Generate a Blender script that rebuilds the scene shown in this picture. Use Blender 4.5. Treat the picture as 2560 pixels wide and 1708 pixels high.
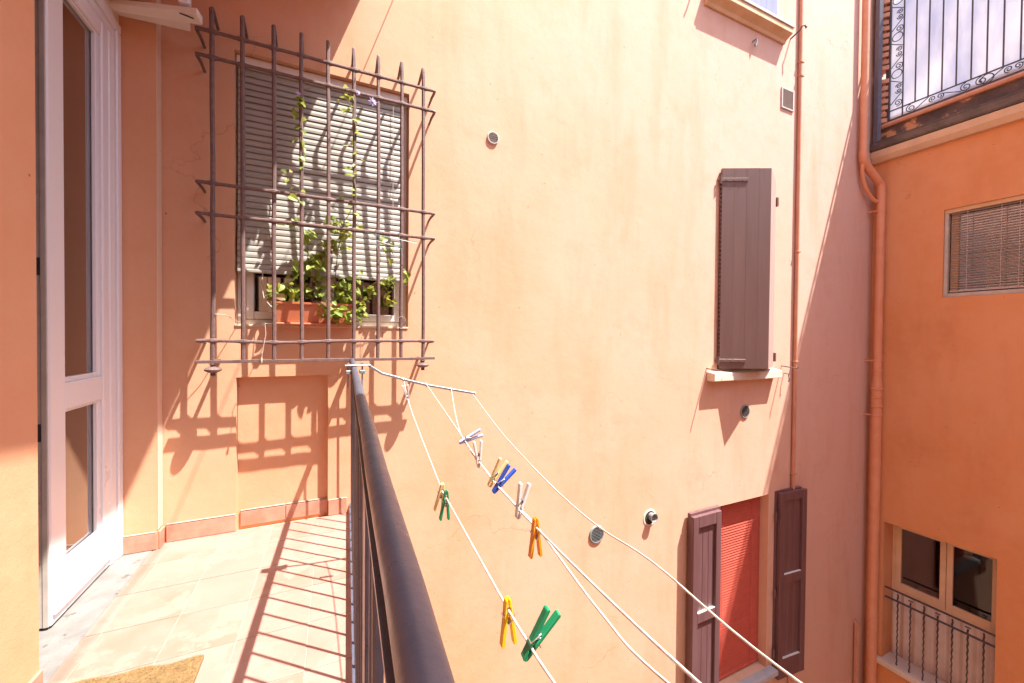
import bpy, bmesh, math, random
from mathutils import Vector, Matrix, noise
random.seed(7)
R_ = math.radians
sc = bpy.context.scene
for o in list(bpy.data.objects): bpy.data.objects.remove(o)

# ------------------------------------------------------------------ camera
YAW, PITCH, ROLL = 0.43358, -0.013275, -0.0084546
FPX = 999.1; HC = 1.2
_f = Vector((math.sin(YAW)*math.cos(PITCH), math.cos(YAW)*math.cos(PITCH), math.sin(PITCH)))
_r = Vector((math.cos(YAW), -math.sin(YAW), 0)); _d = _f.cross(_r)
c_, s_ = math.cos(ROLL), math.sin(ROLL)
CR = c_*_r + s_*_d; CD = -s_*_r + c_*_d; CF = _f
CAM = Vector((0, 0, HC))
cam = bpy.data.cameras.new('camera'); camo = bpy.data.objects.new('camera', cam)
sc.collection.objects.link(camo); sc.camera = camo
cam.sensor_width = 36; cam.lens = FPX/2560*36; cam.clip_start = 0.02; cam.clip_end = 500
m4 = Matrix.Identity(4)
for i in range(3):
    m4[i][0] = CR[i]; m4[i][1] = -CD[i]; m4[i][2] = -CF[i]; m4[i][3] = CAM[i]
camo.matrix_world = m4
def ray(x, y): return CR*(x-1280) + CD*(y-854) + CF*FPX
def on(x, y, ax, val):                       # pixel of the photograph -> point on a plane of the place
    v = ray(x, y); t = (val-CAM[ax])/v[ax]; return CAM + v*t

# ------------------------------------------------------------------ light
SUN_D = Vector((-0.355, 0.31, -1.0)).normalized()
world = bpy.data.worlds.new('World'); sc.world = world; world.use_nodes = True
wn = world.node_tree.nodes; wl = world.node_tree.links
sky = wn.new('ShaderNodeTexSky'); sky.sky_type = 'NISHITA'; sky.sun_disc = False
sky.sun_elevation = math.asin(-SUN_D.z); sky.sun_rotation = math.atan2(-SUN_D.x, -SUN_D.y)
sky.air_density = 1.0; sky.dust_density = 2.0; sky.ozone_density = 1.0
wn['Background'].inputs['Strength'].default_value = 0.115
wl.new(sky.outputs[0], wn['Background'].inputs['Color'])
sun = bpy.data.lights.new('sun', 'SUN'); sun.energy = 4.2; sun.angle = R_(0.53); sun.color = (1, 0.955, 0.89)
suno = bpy.data.objects.new('sun', sun); sc.collection.objects.link(suno)
suno.rotation_euler = SUN_D.to_track_quat('-Z', 'Y').to_euler(); suno.location = (6, -6, 20)
sc.cycles.diffuse_bounces = 8
sc.view_settings.view_transform = 'Standard'; sc.view_settings.look = 'None'
sc.view_settings.exposure = 1.96; sc.view_settings.gamma = 1.0; sc.view_settings.use_curve_mapping = False

# ------------------------------------------------------------------ materials
MATS = {}
def nodes_of(name):
    m = bpy.data.materials.new(name); m.use_nodes = True
    nt = m.node_tree; b = nt.nodes['Principled BSDF']
    return m, nt, b
def N(nt, t, **kw):
    n = nt.nodes.new(t)
    for k, v in kw.items():
        if k in n.inputs: n.inputs[k].default_value = v
        else: setattr(n, k, v)
    return n
def ramp(nt, fac, stops):
    r = nt.nodes.new('ShaderNodeValToRGB'); e = r.color_ramp.elements
    while len(e) < len(stops): e.new(0.5)
    for i, (p, c) in enumerate(stops):
        e[i].position = p; e[i].color = (*c, 1) if len(c) == 3 else c
    nt.links.new(fac, r.inputs[0]); return r.outputs[0]
def coords(nt, scale=(1, 1, 1), kind='Object'):
    tc = nt.nodes.new('ShaderNodeTexCoord'); mp = nt.nodes.new('ShaderNodeMapping')
    mp.inputs['Scale'].default_value = scale
    if kind == 'World':
        g = nt.nodes.new('ShaderNodeNewGeometry'); nt.links.new(g.outputs['Position'], mp.inputs[0])
    else: nt.links.new(tc.outputs[kind], mp.inputs[0])
    return mp.outputs[0]
def noise_tex(nt, vec, scale, detail=4, rough=0.55):
    n = N(nt, 'ShaderNodeTexNoise', Scale=scale, Detail=detail, Roughness=rough); nt.links.new(vec, n.inputs['Vector']); return n.outputs['Fac']
def mix(nt, fac, a, b, mode='MIX'):
    n = nt.nodes.new('ShaderNodeMix'); n.data_type = 'RGBA'; n.blend_type = mode
    for sock, v in ((n.inputs[0], fac), (n.inputs[6], a), (n.inputs[7], b)):
        if isinstance(v, bpy.types.NodeSocket): nt.links.new(v, sock)
        elif isinstance(v, (int, float)): sock.default_value = v
        else: sock.default_value = (*v, 1)
    return n.outputs[2]
def bump(nt, b, h, strength, dist, prev=None):
    n = nt.nodes.new('ShaderNodeBump'); n.inputs['Strength'].default_value = strength; n.inputs['Distance'].default_value = dist
    nt.links.new(h, n.inputs['Height'])
    if prev: nt.links.new(prev, n.inputs['Normal'])
    nt.links.new(n.outputs[0], b.inputs['Normal']); return n.outputs[0]

def plaster(name, base, pale, dark, relief=1.0, pale_pos=0.55, far_tone=None):
    m, nt, b = nodes_of(name); L = nt.links
    w = coords(nt, kind='World'); ws = coords(nt, (1, 1, 0.22), 'World')
    n1 = noise_tex(nt, w, 0.9, 5, 0.6); n2 = noise_tex(nt, ws, 3.2, 6, 0.62); n3 = noise_tex(nt, w, 60, 3, 0.6); n4 = noise_tex(nt, w, 9, 5, 0.65)
    col = mix(nt, ramp(nt, n1, [(0.38, (0, 0, 0)), (pale_pos+0.12, (1, 1, 1))]), base, pale)
    if far_tone:                                   # colour shifts to a paler, pinker tone rightwards and upwards
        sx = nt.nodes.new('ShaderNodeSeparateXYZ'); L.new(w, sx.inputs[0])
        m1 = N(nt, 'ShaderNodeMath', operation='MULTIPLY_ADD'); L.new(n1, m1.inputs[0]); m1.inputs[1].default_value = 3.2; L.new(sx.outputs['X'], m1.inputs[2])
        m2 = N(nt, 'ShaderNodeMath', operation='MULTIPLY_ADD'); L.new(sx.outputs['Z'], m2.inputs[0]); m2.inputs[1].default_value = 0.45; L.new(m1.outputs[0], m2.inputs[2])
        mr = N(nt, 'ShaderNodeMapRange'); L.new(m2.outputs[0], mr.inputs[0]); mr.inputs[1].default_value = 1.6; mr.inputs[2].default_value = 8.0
        col = mix(nt, mr.outputs[0], col, far_tone)
    col = mix(nt, ramp(nt, n2, [(0.50, (0, 0, 0)), (0.76, (0.48, 0.48, 0.48))]), col, dark)
    col = mix(nt, ramp(nt, n4, [(0.45, (0, 0, 0)), (0.75, (0.5, 0.5, 0.5))]), col, pale)
    col = mix(nt, ramp(nt, n3, [(0.62, (0, 0, 0)), (0.8, (0.3, 0.3, 0.3))]), col, dark)
    v = N(nt, 'ShaderNodeTexVoronoi', Scale=7.0, Randomness=1.0); L.new(w, v.inputs['Vector'])
    pit = ramp(nt, v.outputs['Distance'], [(0.0, (1, 1, 1)), (0.028, (0.8, 0.8, 0.8)), (0.04, (0, 0, 0))])
    col = mix(nt, pit, col, [c*0.45 for c in dark])
    n5 = noise_tex(nt, w, 1.7, 6, 0.7); col = mix(nt, ramp(nt, n5, [(0.55, (0, 0, 0)), (0.70, (0.24, 0.24, 0.24))]), col, [c*0.93 for c in dark])
    wp = nt.nodes.new('ShaderNodeVectorMath'); wp.operation = 'MULTIPLY_ADD'; nz = N(nt, 'ShaderNodeTexNoise', Scale=2.6, Detail=6); L.new(w, nz.inputs['Vector'])
    L.new(nz.outputs['Color'], wp.inputs[0]); wp.inputs[1].default_value = (0.7, 0.7, 0.7); L.new(w, wp.inputs[2])
    vc = N(nt, 'ShaderNodeTexVoronoi', feature='DISTANCE_TO_EDGE', Scale=0.75); L.new(wp.outputs[0], vc.inputs['Vector'])
    ck = ramp(nt, vc.outputs['Distance'], [(0.0, (0.55, 0.55, 0.55)), (0.0035, (0, 0, 0))]); ckm = ramp(nt, noise_tex(nt, w, 1.1, 2), [(0.57, (0, 0, 0)), (0.63, (0.8, 0.8, 0.8))])
    col = mix(nt, mix(nt, 1.0, ck, ckm, 'MULTIPLY'), col, [c*0.5 for c in dark])
    L.new(col, b.inputs['Base Color']); b.inputs['Roughness'].default_value = 0.93; b.inputs['Specular IOR Level'].default_value = 0.2
    p = bump(nt, b, noise_tex(nt, w, 2.3, 4, 0.5), 0.10*relief, 0.05)
    p = bump(nt, b, noise_tex(nt, w, 26, 6, 0.7), 0.16*relief, 0.008, p)
    p = bump(nt, b, noise_tex(nt, w, 170, 3, 0.7), 0.30*relief, 0.0025, p)
    return m
def simple(name, col, rough=0.5, metal=0.0, var=0.25, vscale=18, bumps=0.15, bscale=120, bdist=0.002, col2=None, spec=0.5, kind='World', stretch=(1, 1, 1), wear=None):
    m, nt, b = nodes_of(name); L = nt.links
    w = coords(nt, stretch, kind)
    c2 = col2 or tuple(min(1, c*(1-var)) for c in col)
    c = mix(nt, ramp(nt, noise_tex(nt, w, vscale, 5, 0.6), [(0.35, (0, 0, 0)), (0.68, (1, 1, 1))]), col, c2)
    if wear:
        wc, wpos, wsc = wear
        c = mix(nt, ramp(nt, noise_tex(nt, w, wsc, 6, 0.7), [(wpos, (0, 0, 0)), (wpos+0.05, (1, 1, 1))]), c, wc)
    L.new(c, b.inputs['Base Color']); b.inputs['Roughness'].default_value = rough; b.inputs['Metallic'].default_value = metal
    b.inputs['Specular IOR Level'].default_value = spec
    rr = ramp(nt, noise_tex(nt, w, vscale*2.3, 4, 0.6), [(0.3, (rough*0.8,)*3), (0.75, (min(1, rough*1.2),)*3)])
    L.new(rr, b.inputs['Roughness'])
    if bumps: bump(nt, b, noise_tex(nt, w, bscale, 4, 0.6), bumps, bdist)
    return m
M = MATS
M['plaster_rear'] = plaster('plaster_rear', (0.590, 0.314, 0.178), (0.610, 0.362, 0.232), (0.52, 0.25, 0.135), far_tone=(0.615, 0.402, 0.325))
M['plaster_left'] = plaster('plaster_left', (0.61, 0.305, 0.165), (0.63, 0.35, 0.21), (0.54, 0.245, 0.12))
M['plaster_pale'] = plaster('plaster_pale', (0.66, 0.44, 0.31), (0.68, 0.48, 0.36), (0.60, 0.36, 0.24))
M['plaster_right'] = plaster('plaster_right', (0.60, 0.265, 0.115), (0.63, 0.315, 0.165), (0.48, 0.195, 0.085), 0.8)
M['plaster_back'] = plaster('plaster_back', (0.62, 0.40, 0.24), (0.66, 0.46, 0.32), (0.52, 0.33, 0.2))
M['trim'] = simple('trim_plaster', (0.64, 0.47, 0.33), 0.9, var=0.15, vscale=6, spec=0.2)
M['tile'] = simple('terracotta_tile', (0.32, 0.165, 0.130), 0.6, vscale=5, col2=(0.335, 0.185, 0.150), bumps=0.12, bscale=40, wear=((0.34, 0.195, 0.158), 0.5, 3.0))
M['tile2'] = simple('terracotta_tile_pale', (0.33, 0.178, 0.142), 0.6, vscale=6, col2=(0.31, 0.145, 0.105), bumps=0.12, bscale=40, wear=((0.34, 0.192, 0.153), 0.5, 4.0))
M['skirt'] = simple('skirting_tile', (0.44, 0.19, 0.125), 0.6, vscale=14, col2=(0.50, 0.27, 0.19), bumps=0.15, bscale=60, wear=((0.52, 0.36, 0.28), 0.68, 22))
M['grout'] = simple('grout', (0.40, 0.29, 0.24), 0.95, vscale=30, bumps=0.3, spec=0.1)
M['stone'] = simple('threshold_stone', (0.145, 0.137, 0.128), 0.8, vscale=9, col2=(0.20, 0.19, 0.178), bumps=0.5, bscale=35, bdist=0.006, wear=((0.09, 0.083, 0.075), 0.6, 12))
M['concrete'] = simple('concrete', (0.40, 0.36, 0.32), 0.95, vscale=4, bumps=0.4, bscale=50)
M['ground'] = simple('paving', (0.25, 0.22, 0.19), 0.95, vscale=2, bumps=0.4, bscale=20)
M['white'] = simple('white_lacquer', (0.72, 0.71, 0.72), 0.32, var=0.01, vscale=1, bumps=0)
M['white_dull'] = simple('white_dull', (0.72, 0.69, 0.64), 0.5, var=0.12, vscale=7, bumps=0.06)
M['cream_metal'] = simple('cream_metal', (0.74, 0.69, 0.62), 0.4, var=0.06, vscale=9, bumps=0.03)
M['profile_grey'] = simple('grey_brown_profile', (0.46, 0.41, 0.36), 0.5, 0.0, var=0.2, vscale=12)
M['gasket'] = simple('dark_gasket', (0.03, 0.03, 0.035), 0.7, bumps=0)
M['iron'] = simple('rusty_iron', (0.115, 0.066, 0.06), 0.62, vscale=40, col2=(0.17, 0.10, 0.085), bumps=0.7, bscale=140, bdist=0.003, wear=((0.30, 0.21, 0.18), 0.69, 55))
M['iron_dark'] = simple('black_iron', (0.045, 0.036, 0.05), 0.55, vscale=40, col2=(0.075, 0.055, 0.06), bumps=0.4, bscale=160)
M['rail'] = simple('painted_rail', (0.066, 0.072, 0.105), 0.33, vscale=22, col2=(0.09, 0.092, 0.125), bumps=0.35, bscale=90, bdist=0.0015, wear=((0.20, 0.13, 0.10), 0.70, 30))
M['galv'] = simple('galvanised', (0.30, 0.31, 0.33), 0.45, 0.5, var=0.25, vscale=60, bumps=0.15)
M['steel'] = simple('spring_steel', (0.6, 0.6, 0.6), 0.3, 1.0, bumps=0)
M['blind'] = simple('grey_blind', (0.345, 0.325, 0.285), 0.5, var=0.12, vscale=12, bumps=0.05)
M['blind_red'] = simple('red_blind', (0.50, 0.095, 0.065), 0.5, var=0.15, vscale=9, bumps=0.05)
M['blind_brown'] = simple('aluminium_blind', (0.46, 0.38, 0.37), 0.35, 0.1, var=0.15, bumps=0)
M['cord'] = simple('white_cord', (0.50, 0.46, 0.39), 0.85, var=0.35, vscale=60, bumps=0.5, bscale=500, bdist=0.001)
M['wood_brown'] = simple('brown_shutter_paint', (0.128, 0.072, 0.060), 0.55, vscale=2, col2=(0.15, 0.085, 0.072), bumps=0.28, bscale=26, bdist=0.0015, stretch=(6, 6, 0.5), wear=((0.34, 0.29, 0.27), 0.74, 9))
M['wood_dark'] = simple('dark_shutter_paint', (0.115, 0.055, 0.06), 0.42, vscale=3, col2=(0.15, 0.08, 0.082), bumps=0.28, bscale=26, bdist=0.0015, stretch=(6, 6, 0.5), wear=((0.42, 0.36, 0.34), 0.735, 10))
M['wood_pale'] = simple('pale_shutter_paint', (0.36, 0.235, 0.205), 0.6, vscale=3, col2=(0.42, 0.29, 0.255), bumps=0.3, bscale=26, bdist=0.002, stretch=(6, 6, 0.5))  # paler, pinker version of the brown shutter paint
M['wood_lilac'] = simple('faded_blue_paint', (0.20, 0.21, 0.37), 0.6, var=0.15, vscale=3, bumps=0.4, bscale=30, stretch=(6, 6, 0.5), wear=((0.2, 0.17, 0.2), 0.71, 6))
M['sill_stone'] = simple('pale_sill', (0.58, 0.49, 0.40), 0.85, vscale=8, col2=(0.64, 0.56, 0.48), bumps=0.4, bscale=50, wear=((0.45, 0.30, 0.2), 0.64, 14))
M['sill_ochre'] = simple('ochre_sill', (0.52, 0.33, 0.17), 0.9, vscale=5, col2=(0.60, 0.42, 0.27), bumps=0.3, bscale=40)
M['sill_grey'] = simple('grey_sill', (0.42, 0.43, 0.46), 0.7, vscale=8, bumps=0.2)
M['conduit'] = simple('painted_conduit', (0.46, 0.20, 0.12), 0.55, vscale=6, col2=(0.52, 0.26, 0.17), bumps=0.1, wear=((0.34, 0.14, 0.09), 0.66, 9))
M['pipe'] = simple('painted_downpipe', (0.60, 0.245, 0.125), 0.5, vscale=5, col2=(0.64, 0.30, 0.18), bumps=0.15, bscale=40, wear=((0.62, 0.45, 0.38), 0.72, 18))
M['pipe_grey'] = simple('grey_pipe', (0.12, 0.11, 0.14), 0.5, vscale=8, bumps=0.1)
M['gutter'] = simple('dark_gutter', (0.085, 0.068, 0.062), 0.55, 0.2, vscale=7, col2=(0.15, 0.11, 0.095), bumps=0.2)
M['stained'] = simple('stained_wall', (0.07, 0.05, 0.05), 0.95, vscale=5, col2=(0.15, 0.10, 0.085), bumps=0.5, bscale=30, wear=((0.55, 0.27, 0.14), 0.565, 5.0))
M['brick'] = simple('brick', (0.48, 0.215, 0.13), 0.9, vscale=14, col2=(0.56, 0.31, 0.21), bumps=0.5, bscale=60)
M['terracotta'] = simple('plastic_terracotta', (0.46, 0.135, 0.06), 0.5, vscale=10, col2=(0.52, 0.18, 0.09), bumps=0.05)
M['soil'] = simple('soil', (0.05, 0.035, 0.025), 1.0, vscale=60, bumps=1.0, bscale=90, bdist=0.01)
M['stem'] = simple('stem', (0.16, 0.13, 0.05), 0.7, vscale=30)
M['flower'] = simple('flower', (0.50, 0.42, 0.72), 0.6, var=0.2, bumps=0)
M['coir'] = simple('coir', (0.21, 0.125, 0.045), 0.95, vscale=45, col2=(0.27, 0.17, 0.07), bumps=0.8, bscale=200, bdist=0.004, wear=((0.10, 0.06, 0.022), 0.58, 90))
M['wire_green'] = simple('green_wire', (0.10, 0.17, 0.16), 0.4, bumps=0)
M['grille_white'] = simple('grille_white', (0.46, 0.45, 0.44), 0.5, var=0.08, bumps=0.05)
M['grille_grey'] = simple('grille_grey', (0.24, 0.25, 0.25), 0.5, var=0.15, bumps=0.05)
M['dark'] = simple('dark_hollow', (0.03, 0.025, 0.025), 0.9, bumps=0)
M['panel_grey'] = simple('corrugated_panel', (0.56, 0.48, 0.45), 0.6, var=0.15, vscale=7, bumps=0.1)
M['curtain'] = simple('brown_curtain', (0.26, 0.21, 0.20), 0.9, vscale=3, bumps=0.2)
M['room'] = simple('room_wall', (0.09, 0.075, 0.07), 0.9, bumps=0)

def leafmat(name, a, b2):
    m, nt, b = nodes_of(name); L = nt.links
    oi = nt.nodes.new('ShaderNodeObjectInfo')
    w = coords(nt)
    c = mix(nt, oi.outputs['Random'], a, b2)
    c = mix(nt, ramp(nt, noise_tex(nt, w, 60, 3), [(0.4, (0, 0, 0)), (0.7, (0.5, 0.5, 0.5))]), c, [x*0.7 for x in a])
    L.new(c, b.inputs['Base Color']); b.inputs['Roughness'].default_value = 0.45
    tr = nt.nodes.new('ShaderNodeBsdfTranslucent'); L.new(mix(nt, 0.35, c, (0.55, 0.60, 0.08)), tr.inputs['Color'])
    ms = nt.nodes.new('ShaderNodeMixShader'); ms.inputs[0].default_value = 0.45
    L.new(b.outputs[0], ms.inputs[1]); L.new(tr.outputs[0], ms.inputs[2]); L.new(ms.outputs[0], nt.nodes['Material Output'].inputs[0])
    return m
M['leaf'] = leafmat('leaf_green', (0.15, 0.22, 0.035), (0.25, 0.33, 0.06))
M['leaf_y'] = leafmat('leaf_yellow', (0.36, 0.38, 0.05), (0.27, 0.34, 0.05))
M['leaf_b'] = leafmat('leaf_brown', (0.26, 0.12, 0.05), (0.20, 0.11, 0.04))
def glassmat(name, tint, refl=1.0):
    m, nt, b = nodes_of(name); L = nt.links; nt.nodes.remove(b)
    t = nt.nodes.new('ShaderNodeBsdfTransparent'); t.inputs[0].default_value = (*tint, 1)
    g = nt.nodes.new('ShaderNodeBsdfGlossy'); g.inputs['Roughness'].default_value = 0.015; g.inputs[0].default_value = (0.95, 0.95, 0.97, 1)
    fr = nt.nodes.new('ShaderNodeFresnel'); fr.inputs[0].default_value = 1.55
    mu = nt.nodes.new('ShaderNodeMath'); mu.operation = 'MULTIPLY'; mu.inputs[1].default_value = refl; mu.use_clamp = True
    w = coords(nt, kind='World'); bm_ = nt.nodes.new('ShaderNodeBump'); bm_.inputs['Strength'].default_value = 0.05; bm_.inputs['Distance'].default_value = 0.02
    L.new(noise_tex(nt, w, 2.5, 1), bm_.inputs['Height']); L.new(bm_.outputs[0], g.inputs['Normal'])
    ms = nt.nodes.new('ShaderNodeMixShader'); L.new(fr.outputs[0], mu.inputs[0]); L.new(mu.outputs[0], ms.inputs[0])
    L.new(t.outputs[0], ms.inputs[1]); L.new(g.outputs[0], ms.inputs[2]); L.new(ms.outputs[0], nt.nodes['Material Output'].inputs[0])
    return m
M['glass'] = glassmat('window_glass', (0.72, 0.70, 0.70), 2.6)
M['glass_dark'] = glassmat('dark_room_glass', (0.35, 0.34, 0.34), 1.0)
M['glass_double'] = glassmat('double_glazing', (0.6, 0.58, 0.58), 4.5)
def tarpmat():
    m, nt, b = nodes_of('white_sheet'); L = nt.links
    w = coords(nt, (1, 2.2, 0.9), 'World'); b.inputs['Base Color'].default_value = (0.70, 0.73, 0.81, 1); b.inputs['Roughness'].default_value = 0.45
    tr = nt.nodes.new('ShaderNodeBsdfTranslucent'); tr.inputs[0].default_value = (0.70, 0.74, 0.83, 1)
    ms = nt.nodes.new('ShaderNodeMixShader'); ms.inputs[0].default_value = 0.55
    w2 = coords(nt, (1, 1.0, 0.28), 'World'); fc = ramp(nt, noise_tex(nt, w2, 2.6, 5, 0.6), [(0.40, (0, 0, 0)), (0.62, (1, 1, 1))])
    L.new(mix(nt, fc, (0.80, 0.83, 0.89), (0.60, 0.65, 0.78)), tr.inputs[0]); L.new(mix(nt, fc, (0.80, 0.82, 0.87), (0.55, 0.60, 0.72)), b.inputs['Base Color'])
    bump(nt, b, noise_tex(nt, w, 3.5, 3), 0.5, 0.05)
    L.new(b.outputs[0], ms.inputs[1]); L.new(tr.outputs[0], ms.inputs[2]); L.new(ms.outputs[0], nt.nodes['Material Output'].inputs[0])
    return m
M['tarp'] = tarpmat()
def plastic(name, col):
    m, nt, b = nodes_of(name); L = nt.links
    b.inputs['Base Color'].default_value = (*col, 1); b.inputs['Roughness'].default_value = 0.38
    tr = nt.nodes.new('ShaderNodeBsdfTranslucent'); tr.inputs[0].default_value = (*col, 1)
    ms = nt.nodes.new('ShaderNodeMixShader'); ms.inputs[0].default_value = 0.25
    bump(nt, b, noise_tex(nt, coords(nt), 90, 2), 0.08, 0.001)
    L.new(b.outputs[0], ms.inputs[1]); L.new(tr.outputs[0], ms.inputs[2]); L.new(ms.outputs[0], nt.nodes['Material Output'].inputs[0])
    return m
M['peg_green'] = plastic('peg_green', (0.015, 0.26, 0.11)); M['peg_yellow'] = plastic('peg_yellow', (0.75, 0.50, 0.015))
M['peg_orange'] = plastic('peg_orange', (0.72, 0.30, 0.015)); M['peg_blue'] = plastic('peg_blue', (0.035, 0.11, 0.52))
M['peg_white'] = plastic('peg_white', (0.70, 0.68, 0.66)); M['peg_lilac'] = plastic('peg_lilac', (0.42, 0.47, 0.68)); M['peg_cream'] = plastic('peg_cream', (0.74, 0.62, 0.30))

# ------------------------------------------------------------------ mesh helpers
COL = sc.collection
def V(*a): return Vector(a)
class MB:
    def __init__(s): s.v = []; s.f = []
    def quad(s, a, b, c, d):
        n = len(s.v); s.v += [tuple(a), tuple(b), tuple(c), tuple(d)]; s.f.append((n, n+1, n+2, n+3)); return s
    def box(s, x0, x1, y0, y1, z0, z1, mat=None):
        n = len(s.v)
        P = [(x, y, z) for z in (z0, z1) for y in (y0, y1) for x in (x0, x1)]
        if mat: P = [tuple(mat @ Vector(p)) for p in P]
        s.v += P
        s.f += [tuple(n+i for i in q) for q in ((0, 2, 3, 1), (4, 5, 7, 6), (0, 1, 5, 4), (2, 6, 7, 3), (0, 4, 6, 2), (1, 3, 7, 5))]; return s
    def prism(s, poly, p0, p1, u, w):          # polygon (a,b) in frame u,w swept p0 -> p1
        n = len(s.v); k = len(poly)
        for p in (p0, p1):
            for a, b in poly: s.v.append(tuple(Vector(p)+Vector(u)*a+Vector(w)*b))
        s.f += [tuple(n+i for i in range(k))[::-1], tuple(n+k+i for i in range(k))]
        s.f += [(n+i, n+(i+1) % k, n+k+(i+1) % k, n+k+i) for i in range(k)]; return s
    def tube(s, pts, r, sides=8, caps=True, flat=None):
        pts = [Vector(p) for p in pts]; k = len(pts); n = len(s.v)
        rs = r if isinstance(r, (list, tuple)) else [r]*k
        up = None
        for i, p in enumerate(pts):
            t = (pts[min(i+1, k-1)]-pts[max(i-1, 0)]).normalized()
            if up is None:
                up = Vector((0, 0, 1)) if abs(t.z) < 0.9 else Vector((0, 1, 0))
            a = up.cross(t)
            if a.length < 1e-5: a = Vector((1, 0, 0)).cross(t)
            a.normalize(); b = t.cross(a); up = b
            for j in range(sides):
                an = 2*math.pi*(j+0.5)/sides; s.v.append(tuple(p+(a*math.cos(an)+b*math.sin(an))*rs[i]))
        for i in range(k-1):
            for j in range(sides):
                j2 = (j+1) % sides; s.f.append((n+i*sides+j, n+i*sides+j2, n+(i+1)*sides+j2, n+(i+1)*sides+j))
        if caps: s.f += [tuple(n+j for j in range(sides))[::-1], tuple(n+(k-1)*sides+j for j in range(sides))]
        return s
    def lathe(s, prof, c, axis='z', seg=20):
        n = len(s.v); k = len(prof); c = Vector(c)
        for r, h in prof:
            for j in range(seg):
                a = 2*math.pi*j/seg; x, y = r*math.cos(a), r*math.sin(a)
                s.v.append(tuple(c+(Vector((x, y, h)) if axis == 'z' else Vector((x, h, y)) if axis == 'y' else Vector((h, x, y)))))
        for i in range(k-1):
            for j in range(seg):
                j2 = (j+1) % seg; s.f.append((n+i*seg+j, n+i*seg+j2, n+(i+1)*seg+j2, n+(i+1)*seg+j))
        s.f += [tuple(n+j for j in range(seg))[::-1], tuple(n+(k-1)*seg+j for j in range(seg))]; return s
    def mesh(s, name, bevel=0, smooth=False, seg=1):
        me = bpy.data.meshes.new(name); me.from_pydata(s.v, [], s.f); me.update()
        bm = bmesh.new(); bm.from_mesh(me)
        if bevel: bmesh.ops.bevel(bm, geom=[e for e in bm.edges if len(e.link_faces) == 2 and e.calc_face_angle(0) > 0.5], offset=bevel, segments=seg, affect='EDGES', clamp_overlap=True)
        bmesh.ops.recalc_face_normals(bm, faces=bm.faces)
        bm.to_mesh(me); bm.free()
        if smooth:
            for p in me.polygons: p.use_smooth = True
            try: me.set_sharp_from_angle(angle=R_(40))
            except Exception: pass
        return me
def mk(name, mb, mat, parent=None, bevel=0, smooth=False, label=None, cat=None, group=None, kind=None, seg=1):
    me = mb.mesh(name, bevel, smooth, seg) if isinstance(mb, MB) else mb
    if not me.materials: me.materials.append(M[mat] if isinstance(mat, str) else mat)
    o = bpy.data.objects.new(name, me); COL.objects.link(o)
    if parent:
        o.parent = parent; o.matrix_parent_inverse = PW(parent).inverted()
    return tag(o, label, cat, group, kind)
def PW(o):
    m = o.matrix_basis.copy()
    return (PW(o.parent) @ o.matrix_parent_inverse @ m) if o.parent else m
def tag(o, label=None, cat=None, group=None, kind=None):
    for k, v in (('label', label), ('category', cat), ('group', group), ('kind', kind)):
        if v: o[k] = v
    return o
def empty(name, loc, label=None, cat=None, group=None, parent=None):
    o = bpy.data.objects.new(name, None); COL.objects.link(o); o.location = loc; o.empty_display_size = 0.1
    if parent: o.parent = parent; o.matrix_parent_inverse = PW(parent).inverted()
    return tag(o, label, cat, group)
def inst(name, me, parent, mw):
    o = bpy.data.objects.new(name, me); COL.objects.link(o)
    if parent: o.parent = parent; o.matrix_parent_inverse = PW(parent).inverted()
    o.matrix_basis = mw; return o
def box(*a): return MB().box(*a)
def wob(pts, seg=10):
    P = [Vector(p) for p in pts]; out = []
    for i in range(len(P)-1):
        p0 = P[max(i-1, 0)]; p1 = P[i]; p2 = P[i+1]; p3 = P[min(i+2, len(P)-1)]
        for j in range(seg):
            t = j/seg; out.append(0.5*((2*p1)+(p2-p0)*t+(2*p0-5*p1+4*p2-p3)*t*t+(3*p1-p0-3*p2+p3)*t**3))
    out.append(P[-1]); return out
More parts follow.
